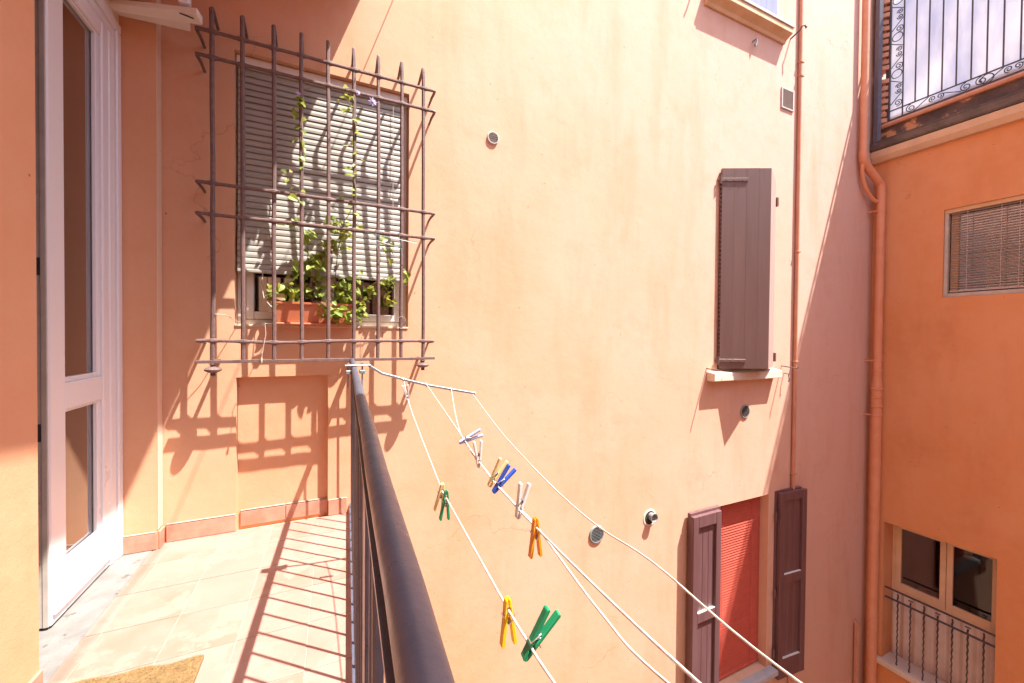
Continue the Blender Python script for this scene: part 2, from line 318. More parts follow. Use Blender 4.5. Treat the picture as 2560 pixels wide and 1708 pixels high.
def wall(mb, axis, front, u0, u1, z0, z1, holes, sgn, th=0.35, ragged=0.0):
    """wall with openings: axis 1 -> plane Y=front (u=X), axis 0 -> plane X=front (u=Y); holes (u0,u1,z0,z1,depth or None=through)"""
    us = sorted({u0, u1, *[h[0] for h in holes], *[h[1] for h in holes]}); zs = sorted({z0, z1, *[h[2] for h in holes], *[h[3] for h in holes]})
    us = [u for u in us if u0 <= u <= u1]; zs = [z for z in zs if z0 <= z <= z1]
    P = (lambda u, z, d: (u, front+sgn*d, z)) if axis == 1 else (lambda u, z, d: (front+sgn*d, u, z))
    for a, b in zip(us, us[1:]):
        for c, d in zip(zs, zs[1:]):
            h = next((h for h in holes if h[0] < (a+b)/2 < h[1] and h[2] < (c+d)/2 < h[3]), None)
            if not h:
                mb.quad(P(a, c, 0), P(b, c, 0), P(b, d, 0), P(a, d, 0)); mb.quad(P(a, c, th), P(b, c, th), P(b, d, th), P(a, d, th))
    for (a, b, c, d, dep) in holes:
        e = dep or th
        mb.quad(P(a, c, 0), P(a, d, 0), P(a, d, e), P(a, c, e)); mb.quad(P(b, c, 0), P(b, d, 0), P(b, d, e), P(b, c, e))
        mb.quad(P(a, d, 0), P(b, d, 0), P(b, d, e), P(a, d, e)); mb.quad(P(a, c, 0), P(b, c, 0), P(b, c, e), P(a, c, e))
        if dep: mb.quad(P(a, c, e), P(b, c, e), P(b, d, e), P(a, d, e))
        if dep: mb.quad(P(a, c, th), P(b, c, th), P(b, d, th), P(a, d, th))
    mb.quad(P(u0, z0, 0), P(u0, z1, 0), P(u0, z1, th), P(u0, z0, th)); mb.quad(P(u1, z0, 0), P(u1, z1, 0), P(u1, z1, th), P(u1, z0, th))
    mb.quad(P(u0, z1, 0), P(u1, z1, 0), P(u1, z1, th), P(u0, z1, th)); return mb

YW = 2.90; XR = 6.75; XL = -0.85; GZ = -6.0; BACK = -7.0
# ------------------------------------------------------------------ the setting: ground
mk('ground', box(-30, 30, -30, 30, GZ-0.4, GZ), 'ground', kind='structure')

# ------------------------------------------------------------------ rear building (the wall with the grated window)
rear = empty('apartment_building', (3, YW, GZ), 'salmon plastered house wall carrying the grated window and brown shutters', 'building', None)
W1 = (-0.508, 0.525, 1.258, 2.907); NI = (-0.50, 0.007, -0.02, 0.935); W2 = (3.72, 4.56, 0.87, 2.93); W3 = (3.80, 4.607, -2.60, -0.59); W4 = (3.62, 4.58, 4.72, 6.4)
mb = MB(); wall(mb, 1, YW, XL-3.0, XR+4, GZ, 8.0, [(*W1, None), (*NI, 0.055), (*W2, None), (*W3, None), (*W4, None)], 1)
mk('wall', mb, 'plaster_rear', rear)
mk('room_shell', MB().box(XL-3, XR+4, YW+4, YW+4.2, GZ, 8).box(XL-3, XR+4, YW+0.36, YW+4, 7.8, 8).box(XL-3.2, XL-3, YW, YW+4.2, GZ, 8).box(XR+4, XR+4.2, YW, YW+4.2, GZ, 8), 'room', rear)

# grated window: frame, two casements
wd = empty('window', (0.0, 3.0, W1[2]), parent=rear)
fy0, fy1 = 2.985, 3.045
x0, x1, z0, z1 = W1
mk('frame', MB().box(x0, x0+0.045, fy0, fy1, z0+0.001, z1-0.001), 'white_dull', wd, 0.004); mk('frame', MB().box(x1-0.045, x1, fy0, fy1, z0+0.001, z1-0.001), 'white_dull', wd, 0.004)
mk('frame', MB().box(x0+0.045, x1-0.045, fy0, fy1, z1-0.05, z1-0.001), 'white_dull', wd, 0.004); mk('frame', MB().box(x0+0.045, x1-0.045, fy0, fy1, z0+0.001, z0+0.035), 'white_dull', wd, 0.004)
for a, b in ((x0+0.047, 0.004), (0.008, x1-0.047)):
    s = 0.042
    mk('casement', MB().box(a, a+s, fy0-0.012, fy1+0.004, z0+0.038, z1-0.053).box(b-s, b, fy0-0.012, fy1+0.004, z0+0.038, z1-0.053)
       .box(a+s, b-s, fy0-0.012, fy1+0.004, z0+0.038, z0+0.085).box(a+s, b-s, fy0-0.012, fy1+0.004, z1-0.1, z1-0.053), 'white_dull', wd, 0.004)
    mk('pane', MB().box(a+s-0.004, b-s+0.004, fy0+0.012, fy0+0.018, z0+0.08, z1-0.095), 'glass', wd)
mk('curtain', MB().prism([(0.0, 0), (0.06, 0.02), (0.12, 0), (0.18, 0.02), (0.24, 0), (0.24, 0.008), (0.18, 0.028), (0.12, 0.008), (0.06, 0.028), (0, 0.008)], (-0.1, 3.12, 1.26), (-0.1, 3.12, 2.9), (1, 0, 0), (0, 1, 0)), 'white_dull', wd)
mk('sill', MB().box(x0+0.001, x1-0.001, YW-0.006, fy0, z0-0.012, z0+0.0015), 'trim', wd, 0.002)

# blind of the grated window
bl = empty('blind', (0, 2.95, 1.59), 'grey slatted outdoor blind lowered behind the rusty window grate', 'blind')
def slat_mesh(name, L_, w_, camber, mat, tilt, t=0.0016, n=5):
    mb = MB(); top = []; bot = []
    for i in range(n):
        a = -0.5+i/(n-1); y = a*w_; h = camber*(1-(2*a)**2)
        c, s = math.cos(tilt), math.sin(tilt)
        top.append((y*c-h*s, y*s+h*c)); bot.append((y*c-(h-t)*s, y*s+(h-t)*c))
    mb.prism(top+bot[::-1], (-L_/2, 0, 0), (L_/2, 0, 0), (0, 1, 0), (0, 0, 1))
    me = mb.mesh(name); me.materials.append(M[mat]); return me
BX0, BX1 = -0.497, 0.478; bc = (BX0+BX1)/2
me = slat_mesh('slat', BX1-BX0, 0.051, 0.007, 'blind', R_(70))
pitch = 0.0385; zt = 2.815; k = 0
while zt-k*pitch > 1.615:
    z = zt-k*pitch; fr = k/32
    inst('slat', me, bl, Matrix.Translation((bc+random.uniform(-.001, .001), 2.955-0.035*fr**3, z)) @ Matrix.Rotation(random.gauss(0, .001), 4, 'Y') @ Matrix.Rotation(random.gauss(0, .02), 4, 'X')); k += 1
mk('bottom_bar', box(BX0, BX1, 2.905, 2.935, 1.578, 1.598), 'blind', bl, 0.004)
mk('head_rail', box(x0+0.004, x1-0.004, 2.935, 2.984, 2.84, 2.903), 'cream_metal', bl, 0.003)
for lx in (-0.462, 0.42): mk('ladder_tape', MB().tube([(lx, 2.932, 2.83), (lx, 2.93, 2.3), (lx, 2.915, 1.85), (lx, 2.902, 1.6)], 0.0022, 5), 'cord', bl)
cp = [(-0.305+0.006*math.sin(i*0.9), 2.922-0.03*(i/40)**2, 2.80-i*0.032) for i in range(38)]
mk('pull_cord', MB().tube(cp, [0.003+0.0012*(i % 2) for i in range(38)], 6), 'cord', bl, smooth=True)

# skirting tiles on the rear wall and the niche
def skirt(x0, x1, y, parent, n=1, z1=0.1):
    w = (x1-x0)/n
    for i in range(n):
        mk('skirting_tile', box(x0+i*w+0.0015, x0+(i+1)*w-0.0015, y-0.011, y-0.0005, 0.002, z1-random.random()*0.003), 'skirt', parent, 0.002)
        mk('skirting_cap', box(x0+i*w+0.0015, x0+(i+1)*w-0.0015, y-0.012, y-0.0005, z1, z1+0.008), 'grout', parent, 0.003)
skirt(XL+0.015, -0.4995, YW, rear); skirt(-0.488, 0.0065, YW+0.055, rear, 2, 0.097); skirt(0.009, 0.125, YW, rear)

# rear windows further along
def small_shutter_board(parent, a, b, z0, z1, th, mat, boards, rails=None, recess=0.026, name='shutter', label=None, back=False):
    """framed shutter leaf from a to b (plan points of its front face), thickness th behind"""
    a = Vector((*a, 0)); b = Vector((*b, 0)); u = (b-a).normalized(); n = Vector((u.y, -u.x, 0)); L_ = (b-a).length
    if n.y > 0: n = -n
    T = Matrix(((u.x, -n.x, 0, a.x), (u.y, -n.y, 0, a.y), (0, 0, 1, 0), (0, 0, 0, 1)))
    e = empty(name, (a.x, a.y, z0), parent=parent)
    if label: e['label'] = label
    if rails is None:
        w = L_/boards
        for i in range(boards):
            mk('board', MB().box(i*w+0.0003, (i+1)*w-0.0003, random.random()*0.0006, th, z0+random.random()*0.004, z1-random.random()*0.002, T), mat, e, 0.0008)
    else:
        st = 0.075
        for p, q in ((0, st), (L_-st, L_)): mk('stile', MB().box(p, q, 0, th, z0, z1, T), mat, e, 0.003)
        for p, q in rails:
            mk('rail', MB().box(st+0.0005, L_-st-0.0005, 0.001, th, p, q, T), mat, e, 0.003)
            if q < z1-0.2: mk('flaked_ledge', MB().box(st+0.004, L_-st-0.004, 0.003, recess, q-0.001, q+0.0025, T), 'white_dull', e)
        w = (L_-2*st)/boards
        for (p0, p1), (q0, q1) in zip(rails, rails[1:]):
            for i in range(boards):
                mk('board', MB().box(st+i*w+0.001, st+(i+1)*w-0.001, recess+random.random()*0.001, th-0.004, p1+0.0005, q0-0.0005, T), mat, e, 0.003)
    return e, T
# middle window: two brown leaves standing ajar
ap = (4.150, 2.637)
sh, T = small_shutter_board(rear, (3.705, 2.862), ap, 0.882, 2.955, 0.034, 'wood_brown', 4, label='dark brown boarded leaf with strap hinges')
for z in (0.965, 2.835):
    mk('strap_hinge', MB().box(-0.02, 0.265, -0.007, -0.0008, z-0.017, z+0.017, T), 'wood_brown', sh, 0.002)
    for q in (0.04, 0.12, 0.21): mk('bolt', MB().lathe([(0.007, 0), (0.005, 0.004)], tuple(T @ Vector((q, -0.0105, z))), 'y', 8), 'wood_brown', sh)
    mk('hinge_pin', MB().tube([(3.685, 2.862, z-0.045), (3.685, 2.862, z+0.045)], 0.011, 8), 'wood_brown', sh)
    mk('hinge_pin', MB().tube([(3.685, 2.862, z), (3.685, 2.91, z)], 0.007, 6), 'wood_brown', sh)
for i in range(44):
    z = 0.93+i*0.0455
    mk('louvre', MB().box(-0.012, 0.0, 0.006, 0.03, z, z+0.028, T), 'wood_brown', sh)
sh2, T2 = small_shutter_board(rear, ap, (4.560, 2.845), 0.885, 2.955, 0.034, 'wood_pale', 5, label='pale pinkish leaf turned edge-on')
for z in (0.99, 2.73):
    mk('hinge_pin', MB().box(4.562, 4.592, 2.83, 2.899, z-0.05, z+0.05), 'wood_brown', sh2, 0.003)
mk('sill', MB().prism([(0, 0), (0.095, 0), (0.095, 0.085), (0.01, 0.10), (0, 0.10)], (3.56, YW, 0.755), (4.66, YW, 0.755), (0, -1, 0), (0, 0, 1)), 'sill_stone', rear, 0.006)
win2 = empty('window', (4.1, 3.0, 0.88), parent=rear)
mk('frame', MB().box(3.725, 3.78, 3.1, 3.16, 0.871, 2.929).box(4.5, 4.555, 3.1, 3.16, 0.871, 2.929).box(4.11, 4.17, 3.1, 3.16, 0.871, 2.929), 'white_dull', win2)
mk('pane', box(3.78, 4.5, 3.125, 3.131, 0.875, 2.925), 'glass', win2)

# lower window: grey sill, panelled leaves folded back
mk('sill', box(3.74, 4.70, YW-0.09, 3.10, -2.66, -2.601), 'sill_grey', rear, 0.006)
RL = [(-2.66, -2.53), (-1.665, -1.565), (-0.70, -0.582)]
s1, _ = small_shutter_board(rear, (3.295, 2.80), (3.703, 2.806), -2.66, -0.582, 0.042, 'wood_dark', 3, RL, label='weathered mauve leaf standing in full sun')
s1b, _ = small_shutter_board(rear, (3.300, 2.845), (3.74, 2.852), -2.66, -0.56, 0.036, 'wood_dark', 4)
s2, _ = small_shutter_board(rear, (4.742, 2.842), (5.185, 2.806), -2.76, -0.585, 0.040, 'wood_dark', 3, [(-2.76, -2.53), (-1.655, -1.545), (-0.685, -0.585)], label='dark leaf in shade with flaking paint on its ledges')
s2b, _ = small_shutter_board(rear, (4.715, 2.886), (5.15, 2.850), -2.76, -0.57, 0.034, 'wood_dark', 4)
for px_, y in ((3.755, 2.87), (4.70, 2.87)):
    for z in (-0.85, -1.75, -2.45): mk('hinge_pin', MB().tube([(px_, y, z-0.05), (px_, y, z+0.05)], 0.012, 8), 'wood_dark', s1 if px_ < 4 else s2)
rb = empty('blind', (4.2, 3.0, -2.56), 'red slatted blind in the opening between the dark panelled shutters', 'blind')
me = slat_mesh('slat', 0.800, 0.036, 0.004, 'blind_red', R_(58)); k = 0
while -0.63-k*0.0295 > -2.55:
    inst('slat', me, rb, Matrix.Translation((4.203, 3.0, -0.63-k*0.0295)) @ Matrix.Rotation(random.gauss(0, .03), 4, 'X')); k += 1
mk('bottom_bar', box(3.805, 4.602, 2.985, 3.012, -2.585, -2.56), 'blind_red', rb, 0.003)
for lx in (3.95, 4.44): mk('ladder_tape', MB().tube([(lx, 2.982, -0.6), (lx, 2.982, -2.56)], 0.002, 4), 'blind_red', rb)
mk('head_rail', box(3.804, 4.603, 2.985, 3.03, -0.622, -0.594), 'blind_red', rb)

# upper window: ochre moulded sill and faded blue leaves
mk('sill', MB().prism([(0, 0), (0.02, 0), (0.035, 0.03), (0.085, 0.055), (0.105, 0.065), (0.105, 0.12), (0.0, 0.125)], (3.45, YW, 4.555), (4.735, YW, 4.555), (0, -1, 0), (0, 0, 1)), 'sill_ochre', rear, 0.003)
mk('sill_slab', box(3.44, 4.755, 2.785, YW+0.2, 4.681, 4.712), 'sill_stone', rear, 0.003)
for a, b in ((3.63, 4.10), (4.104, 4.575)):
    e, T = small_shutter_board(rear, (a, 2.875), (b, 2.875), 4.73, 6.38, 0.03, 'wood_lilac', 5)
    for i in range(5): mk('bolt', MB().lathe([(0.008, -0.006), (0.006, 0)], (a+0.05+i*0.09, 2.874, 4.775), 'y', 8), 'wood_dark', e)

# ------------------------------------------------------------------ left building (own balcony)
left = empty('apartment_building', (XL, 1, GZ), 'orange plastered house side with the glazed balcony door and upper balcony', 'building')
DO = (1.815, 2.82, -0.03, 2.90)
mb = MB(); wall(mb, 0, XL, BACK, YW-0.001, GZ, 8.0, [(*DO, None)], -1); mk('wall', mb, 'plaster_left', left)
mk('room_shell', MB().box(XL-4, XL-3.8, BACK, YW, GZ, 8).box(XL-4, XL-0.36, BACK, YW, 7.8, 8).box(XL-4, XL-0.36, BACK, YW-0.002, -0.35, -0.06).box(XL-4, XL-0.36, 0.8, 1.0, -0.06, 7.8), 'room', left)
# upper balcony, out of view; wider near wing added to shade the railing
up = MB()
edge = lambda Y, off=0: 0.238+0.058*(Y-2.9)+off
n0 = len(up.v)
poly = [(XL, YW-0.002), (edge(YW), YW-0.002), (edge(0.27), 0.27), (0.97, 0.25), (1.14, 0.22), (1.28, -0.3), (1.27, -0.9), (XL, -0.9)]  # near wing placed for its shadow, back end cut short for more skylight
for z in (3.56, 3.74):
    for p in poly: up.v.append((p[0], p[1], z))
k = len(poly); up.f += [tuple(range(k))[::-1], tuple(range(k, 2*k))]+[(i, (i+1) % k, k+(i+1) % k, k+i) for i in range(k)]
mk('upper_balcony', up, 'plaster_left', left)
# near-level balcony slab
sl = MB(); rx = lambda Y: 0.0335+0.041*Y      # line of the railing
for z in (-0.22, -0.0022):
    for p in ((XL, -4), (rx(-4)+0.035, -4), (rx(YW)+0.035, YW-0.002), (XL, YW-0.002)): sl.v.append((p[0], p[1], z))
sl.f += [(3, 2, 1, 0), (4, 5, 6, 7), (0, 1, 5, 4), (1, 2, 6, 5), (2, 3, 7, 6), (3, 0, 4, 7)]
floor = mk('balcony_floor', sl, 'grout', kind='structure')
xs = [-0.812, -0.562, -0.312, -0.058]
ys = [YW-0.004]; y = 2.655
while y > -2.2: ys.append(y); y -= 0.268
for j in range(len(ys)-1):
    y1, y0 = ys[j], ys[j+1]
    for i in range(4):
        sk = lambda X, Y: X+0.016*(Y-2.3)
        a = xs[i]; b = xs[i+1] if i < 3 else None
        g = 0.0016
        q = [(sk(a, y0)+g, y0+g), ((sk(b, y0) if b is not None else rx(y0)+0.033)-g, y0+g), ((sk(b, y1) if b is not None else rx(y1)+0.033)-g, y1-g), (sk(a, y1)+g, y1-g)]
        t = MB(); dz = random.uniform(-0.0006, 0.0006)
        for z in (-0.0020, dz):
            for p in q: t.v.append((p[0], p[1], z))
        t.f += [(3, 2, 1, 0), (4, 5, 6, 7), (0, 1, 5, 4), (1, 2, 6, 5), (2, 3, 7, 6), (3, 0, 4, 7)]
        mk('floor_tile', t, random.choice(['tile', 'tile', 'tile2']), floor, 0.0006)
    # border strip along the threshold
    t = MB(); g = 0.0018
    q = [(-0.868, y0+g), (-0.812+0.016*(y0-2.3)-g, y0+g), (-0.812+0.016*(y1-2.3)-g, y1-g), (-0.868, y1-g)]
    q = [(max(p[0], XL+0.001) if y0 < 1.8 else p[0], p[1]) for p in q]
    for z in (-0.0020, 0.0006):
        for p in q: t.v.append((p[0], p[1], z))
    t.f += [(3, 2, 1, 0), (4, 5, 6, 7), (0, 1, 5, 4), (1, 2, 6, 5), (2, 3, 7, 6), (3, 0, 4, 7)]
    mk('border_tile', t, 'tile2' if j % 2 else 'tile', floor, 0.0006)
mk('threshold', box(-1.2, -0.8695, DO[0]+0.002, DO[1]-0.002, -0.03, 0.004), 'stone', left, 0.005)
# skirting of the left wall, near side and reveal
for i in range(8):
    y1 = 1.812-i*0.3
    mk('skirting_tile', box(XL, XL+0.011, y1-0.297, y1, 0.002, 0.1), 'skirt', left, 0.002)
mk('skirting_tile', box(-1.0, -0.853, DO[1]-0.011, DO[1]-0.0005, 0.006, 0.098), 'skirt', left, 0.002)
mk('skirting_cap', box(-1.0, -0.853, DO[1]-0.012, DO[1]-0.0005, 0.098, 0.106), 'grout', left, 0.003)
mk('skirting_tile', box(XL+0.0005, XL+0.011, DO[1]+0.002, YW-0.013, 0.002, 0.1), 'skirt', left, 0.002)

mk('corner_strip', box(XL+0.0002, XL+0.003, DO[1]-0.002, YW-0.014, 0.11, 3.5), 'plaster_pale', left, 0.001)
# glazed door in the opening: fixed frame, two leaves
door = empty('door', (-1.03, 2.3, 0), parent=left); door['label'] = 'white lacquered glazed balcony door with a mid rail'
dx = -1.005
mk('frame', box(dx-0.06, dx+0.012, 2.772, 2.8195, 0.004, 2.775), 'white', door, 0.005)
mk('frame', box(dx-0.06, dx+0.002, 2.712, 2.7705, 0.004, 2.735), 'white', door, 0.006)
mk('frame', box(dx-0.06, dx+0.012, DO[0]+0.001, 1.875, 0.004, 2.775), 'white', door, 0.005)
mk('frame', box(dx-0.06, dx+0.012, DO[0]+0.001, 2.8195, 2.776, 2.822), 'white', door, 0.005)
mk('frame', box(dx-0.06, dx+0.002, 1.877, 2.7705, 2.7355, 2.7755), 'white', door, 0.006)
mk('head_box', box(dx-0.08, dx+0.004, DO[0]+0.001, 2.8195, 2.823, 2.899), 'cream_metal', door, 0.003)
def leaf(y0, y1, sa, sb):
    zb, zt = 0.014, 2.733
    mk('stile', box(dx-0.055, dx, y0, y0+sa, zb, zt), 'white', door, 0.005); mk('stile', box(dx-0.055, dx, y1-sb, y1, zb, zt), 'white', door, 0.005)
    for a, b in ((zb, 0.205), (0.870, 0.985), (zt-0.075, zt)): mk('rail', box(dx-0.055, dx-0.0008, y0+sa+0.0004, y1-sb-0.0004, a, b), 'white', door, 0.005)
    mk('drip_bead', box(dx-0.001, dx+0.012, y0+0.004, y1-0.004, 0.055, 0.072), 'white', door, 0.004)
    for a, b in ((0.205, 0.870), (0.985, zt-0.075)):
        mk('glazing_bead', MB().box(dx-0.03, dx-0.012, y0+sa, y0+sa+0.012, a, b).box(dx-0.03, dx-0.012, y1-sb-0.032, y1-sb, a, b).box(dx-0.03, dx-0.012, y0+sa+0.012, y1-sb-0.032, a, a+0.022).box(dx-0.03, dx-0.012, y0+sa+0.012, y1-sb-0.032, b-0.012, b), 'white', door, 0.003)
        mk('gasket', MB().box(dx-0.0315, dx-0.0285, y1-sb-0.0005, y1-sb+0.002, a, b), 'gasket', door)
        mk('pane', box(dx-0.036, dx-0.031, y0+sa-0.004, y1-sb+0.004, a-0.004, b+0.004), 'glass', door)
leaf(2.222, 2.709, 0.108, 0.062)
# rebated edge of the fixed leaf with its keeper plates (the other leaf stands open inwards)
for k_, (a, b, d) in enumerate(((dx-0.054, dx-0.040, 0.004), (dx-0.040, dx-0.024, 0.0015), (dx-0.024, dx-0.006, 0.005))):
    mk('edge_strip', box(a+0.0005, b-0.0005, 2.222-d, 2.2225, 0.016, 2.73), 'profile_grey', door, 0.001)  # edge strips in a greyer, browner tone than the white leaf
mk('edge_strip', box(dx-0.095, dx-0.056, 2.214, 2.25, 0.016, 2.73), 'profile_grey', door, 0.002)
for z in (0.80, 1.46): mk('keeper_plate', box(dx-0.040, dx-0.025, 2.2185, 2.2205, z-0.035, z+0.035), 'gasket', door)
for z in (0.28, 0.52, 1.05, 1.75, 2.3): mk('screw', MB().lathe([(0.003, -0.002), (0.004, 0)], (dx-0.032, 2.2205, z), 'y', 8), 'steel', door)
ol = empty('open_leaf', (dx-0.06, 1.885, 0.01), parent=left)
for a, b in ((0, 0.07), (0.25, 0.32)): mk('stile', box(dx-0.07-b, dx-0.07-a, 1.88, 1.935, 0.014, 2.73), 'white', ol, 0.004)
for a, b in ((0.014, 0.205), (0.87, 0.985), (2.66, 2.73)): mk('rail', box(dx-0.319, dx-0.141, 1.881, 1.934, a, b), 'white', ol, 0.004)
for a, b in ((0.2, 0.875), (0.98, 2.665)): mk('pane', box(dx-0.325, dx-0.135, 1.904, 1.91, a, b), 'glass', ol)
mk('curtain', MB().prism([(i*0.03, 0.012*math.sin(i*1.9)) for i in range(17)]+[(i*0.03, 0.012*math.sin(i*1.9)-0.003) for i in reversed(range(17))], (-1.12, 2.24, 0.03), (-1.12, 2.24, 2.7), (0, 1, 0), (1, 0, 0)), 'curtain', door)

# white awning cassette above the door
aw = empty('awning', (-0.9, 2.7, 2.85), 'cream white folded awning cassette jutting out above the balcony door', 'awning')
A = on(156, 9, 2, 2.85); B = on(507, 65, 2, 2.85); A2 = on(156, -4, 2, 2.862); B2 = on(493, 35, 2, 2.862)
mb = MB(); h = 0.032
P8 = [A, B, B2, A2]
for z in (0, 1):
    for i, p in enumerate(P8): mb.v.append((p.x, p.y, p.z+(h+(0.014 if i in (0, 1) else 0))*z))
mb.f += [(3, 2, 1, 0), (4, 5, 6, 7), (0, 1, 5, 4), (1, 2, 6, 5), (2, 3, 7, 6), (3, 0, 4, 7)]
mk('front_bar', mb, 'cream_metal', aw, 0.004)
F0 = on(218, 22, 2, 2.88); F1 = on(476, 80, 2, 2.88); G1 = on(481, 62, 2, 2.885); G0 = on(160, 0, 2, 2.885)
mb = MB()
for z in (0, 0.018):
    for p in (F0, F1, G1+V(0, -.05, 0), G0+V(0, -.05, 0)): mb.v.append((p.x, p.y, p.z+z))
mb.f += [(3, 2, 1, 0), (4, 5, 6, 7), (0, 1, 5, 4), (1, 2, 6, 5), (2, 3, 7, 6), (3, 0, 4, 7)]
mk('panel', mb, 'cream_metal', aw, 0.003)
E0 = B2+V(-0.035, 0.03, 0.046)
mk('end_bracket', MB().box(E0.x-0.05, E0.x, E0.y-0.02, E0.y+0.02, E0.z+0.001, E0.z+0.4), 'white', aw, 0.004)
mk('fabric_roll', MB().tube([(-1.0, 2.62, 2.97), (E0.x-0.055, 2.62, 2.97)], 0.04, 14), 'cream_metal', aw, smooth=True)
s_a = on(455, 36, 2, 2.853)
mk('slot', MB().tube([on(449, 33, 2, 2.8585), on(484, 47, 2, 2.8505)], 0.0035, 6), 'gasket', aw)

# ------------------------------------------------------------------ right building with terrace
right = empty('apartment_building', (XR, 0, GZ), 'deep orange plastered house with a terrace above its gutter', 'building')
V1 = (1.15, 2.208, 1.71, 2.765); V2 = (1.722, 2.716, -3.06, -1.23)
mb = MB(); wall(mb, 0, XR, BACK, YW-0.001, GZ, 3.60, [(*V1, None), (*V2, None)], 1); mk('wall', mb, 'plaster_right', right)
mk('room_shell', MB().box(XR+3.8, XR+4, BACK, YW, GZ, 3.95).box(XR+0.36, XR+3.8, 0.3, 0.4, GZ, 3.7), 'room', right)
mk('terrace_slab', box(XR+0.02, XR+4, BACK, YW-0.002, 3.601, 3.9), 'stained', right)
mk('cornice', MB().prism([(0, 0), (0.05, 0.0), (0.10, 0.06), (0.12, 0.14), (0, 0.14)], (XR, BACK, 3.565), (XR, YW-0.002, 3.565), (-1, 0, 0), (0, 0, 1)), 'trim', right, 0.004)
mk('stained_band', box(XR-0.02, XR+0.019, BACK, YW-0.003, 3.706, 4.0), 'stained', right)
mk('coping', MB().prism([(-0.03, 0), (0.06, 0), (0.075, 0.03), (0.05, 0.06), (-0.03, 0.06)], (XR, BACK, 4.001), (XR, YW-0.004, 4.001), (-1, 0, 0), (0, 0, 1)), 'brick', right, 0.006)
gt = empty('gutter', (6.6, 0, 3.7), 'dark brown metal gutter running below the terrace railing', 'gutter')
mk('trough', MB().prism([(0.0, 0.0), (0.10, 0.0), (0.115, 0.02), (0.12, 0.10), (0.128, 0.10), (0.124, 0.108), (0.114, 0.106), (0.108, 0.02), (0.0, 0.01)], (6.729, BACK, 3.715), (6.729, 2.885, 3.715), (-1, 0, 0), (0, 0, 1)), 'gutter', gt)
mk('end_cap', box(6.612, 6.728, 2.886, 2.892, 3.714, 3.815), 'gutter', gt)
# mid window
wm = empty('window', (6.78, 1.7, 1.71), parent=right)
mk('frame', box(6.765, 6.82, V1[0]+0.001, V1[1]-0.001, V1[3]-0.05, V1[3]-0.001), 'sill_ochre', wm, 0.002)
mk('frame', box(6.765, 6.82, V1[1]-0.035, V1[1]-0.001, V1[2]+0.001, V1[3]-0.052), 'profile_grey', wm, 0.002)
mk('frame', box(6.765, 6.82, V1[0]+0.001, V1[1]-0.036, V1[2]+0.001, V1[2]+0.045), 'profile_grey', wm, 0.002)
mk('frame', box(6.84, 6.89, V1[1]-0.10, V1[1]-0.036, V1[2]+0.046, V1[3]-0.052), 'trim', wm, 0.002)
mk('pane', box(6.862, 6.868, V1[0]+0.02, V1[1]-0.1, V1[2]+0.04, V1[3]-0.05), 'glass_double', wm)
b3 = empty('blind', (6.8, 1.6, 1.75), 'thin open metal slat blind across the shaded window under the gutter', 'blind')
me = slat_mesh('slat', V1[1]-V1[0]-0.07, 0.03, 0.003, 'blind_brown', R_(18), 0.001, 4); k = 0
while 2.705-k*0.0295 > 1.80:
    inst('slat', me, b3, Matrix.Translation(((6.80, (V1[0]+V1[1])/2-0.015, 2.70-k*0.0295))) @ Matrix.Rotation(R_(90), 4, 'Z') @ Matrix.Rotation(random.gauss(0, .03)+math.pi, 4, 'X') @ Matrix.Rotation(random.gauss(0, .0015), 4, 'Y')); k += 1
for lx in (2.02, 1.76, 1.63, 1.3): mk('ladder_tape', MB().tube([(6.783, lx, 2.72), (6.783, lx, 1.78)], 0.003, 4), 'blind_brown', b3)
mk('bottom_bar', box(6.79, 6.812, V1[0]+0.03, V1[1]-0.045, 1.772, 1.79), 'blind_brown', b3, 0.002)
# low window with its railing
wlw = empty('window', (7.0, 2.2, -3), parent=right)
fx0, fx1 = 6.985, 7.045; a, b, z0, z1 = V2
for p, q, r_, s_2 in ((b-0.035, b-0.001, -2.20, z1-0.001), (a+0.001, a+0.035, -2.2, z1-0.001)): mk('frame', box(fx0, fx1, p, q, r_, s_2), 'trim', wlw, 0.003)
mk('frame', box(fx0, fx1, a+0.036, b-0.036, -2.2, -2.155), 'trim', wlw, 0.003); mk('frame', box(fx0, fx1, a+0.036, b-0.036, z1-0.05, z1-0.001), 'trim', wlw, 0.003)
for p, q in ((2.195, b-0.038), (a+0.038, 2.190)):
    s = 0.055
    mk('casement', MB().box(fx0-0.01, fx1-0.005, p, p+s, -2.153, z1-0.052).box(fx0-0.01, fx1-0.005, q-s, q, -2.153, z1-0.052).box(fx0-0.01, fx1-0.005, p+s, q-s, -2.153, -2.065).box(fx0-0.01, fx1-0.005, p+s, q-s, z1-0.10, z1-0.052), 'trim', wlw, 0.003)
    mk('pane', box(fx0+0.015, fx0+0.021, p+s-0.004, q-s+0.004, -2.07, z1-0.095), 'glass' if p > 2 else 'glass_dark', wlw)
pts = []; k = 60
for i in range(k+1): pts.append(((b-a-0.004)*i/k, 0.014*math.sin(i*math.pi*2*9/k)))
mk('panel', MB().prism(pts+[(p[0], 0.03) for p in reversed(pts)], (fx0+0.01, a+0.002, -3.055), (fx0+0.01, a+0.002, -2.201), (0, 1, 0), (1, 0, 0)), 'panel_grey', wlw)
mk('sill', box(6.69, 7.0, a-0.02, b+0.05, -3.13, -3.058), 'sill_stone', right, 0.006)
lr = empty('window_railing', (6.76, 2.2, -3.05), 'short dark iron railing with twisted bars below the double window', 'railing')
for z in (-2.092, -2.218): mk('rail', box(6.748, 6.772, a-0.0, b-0.02, z-0.009, z+0.009), 'iron_dark', lr, 0.002)
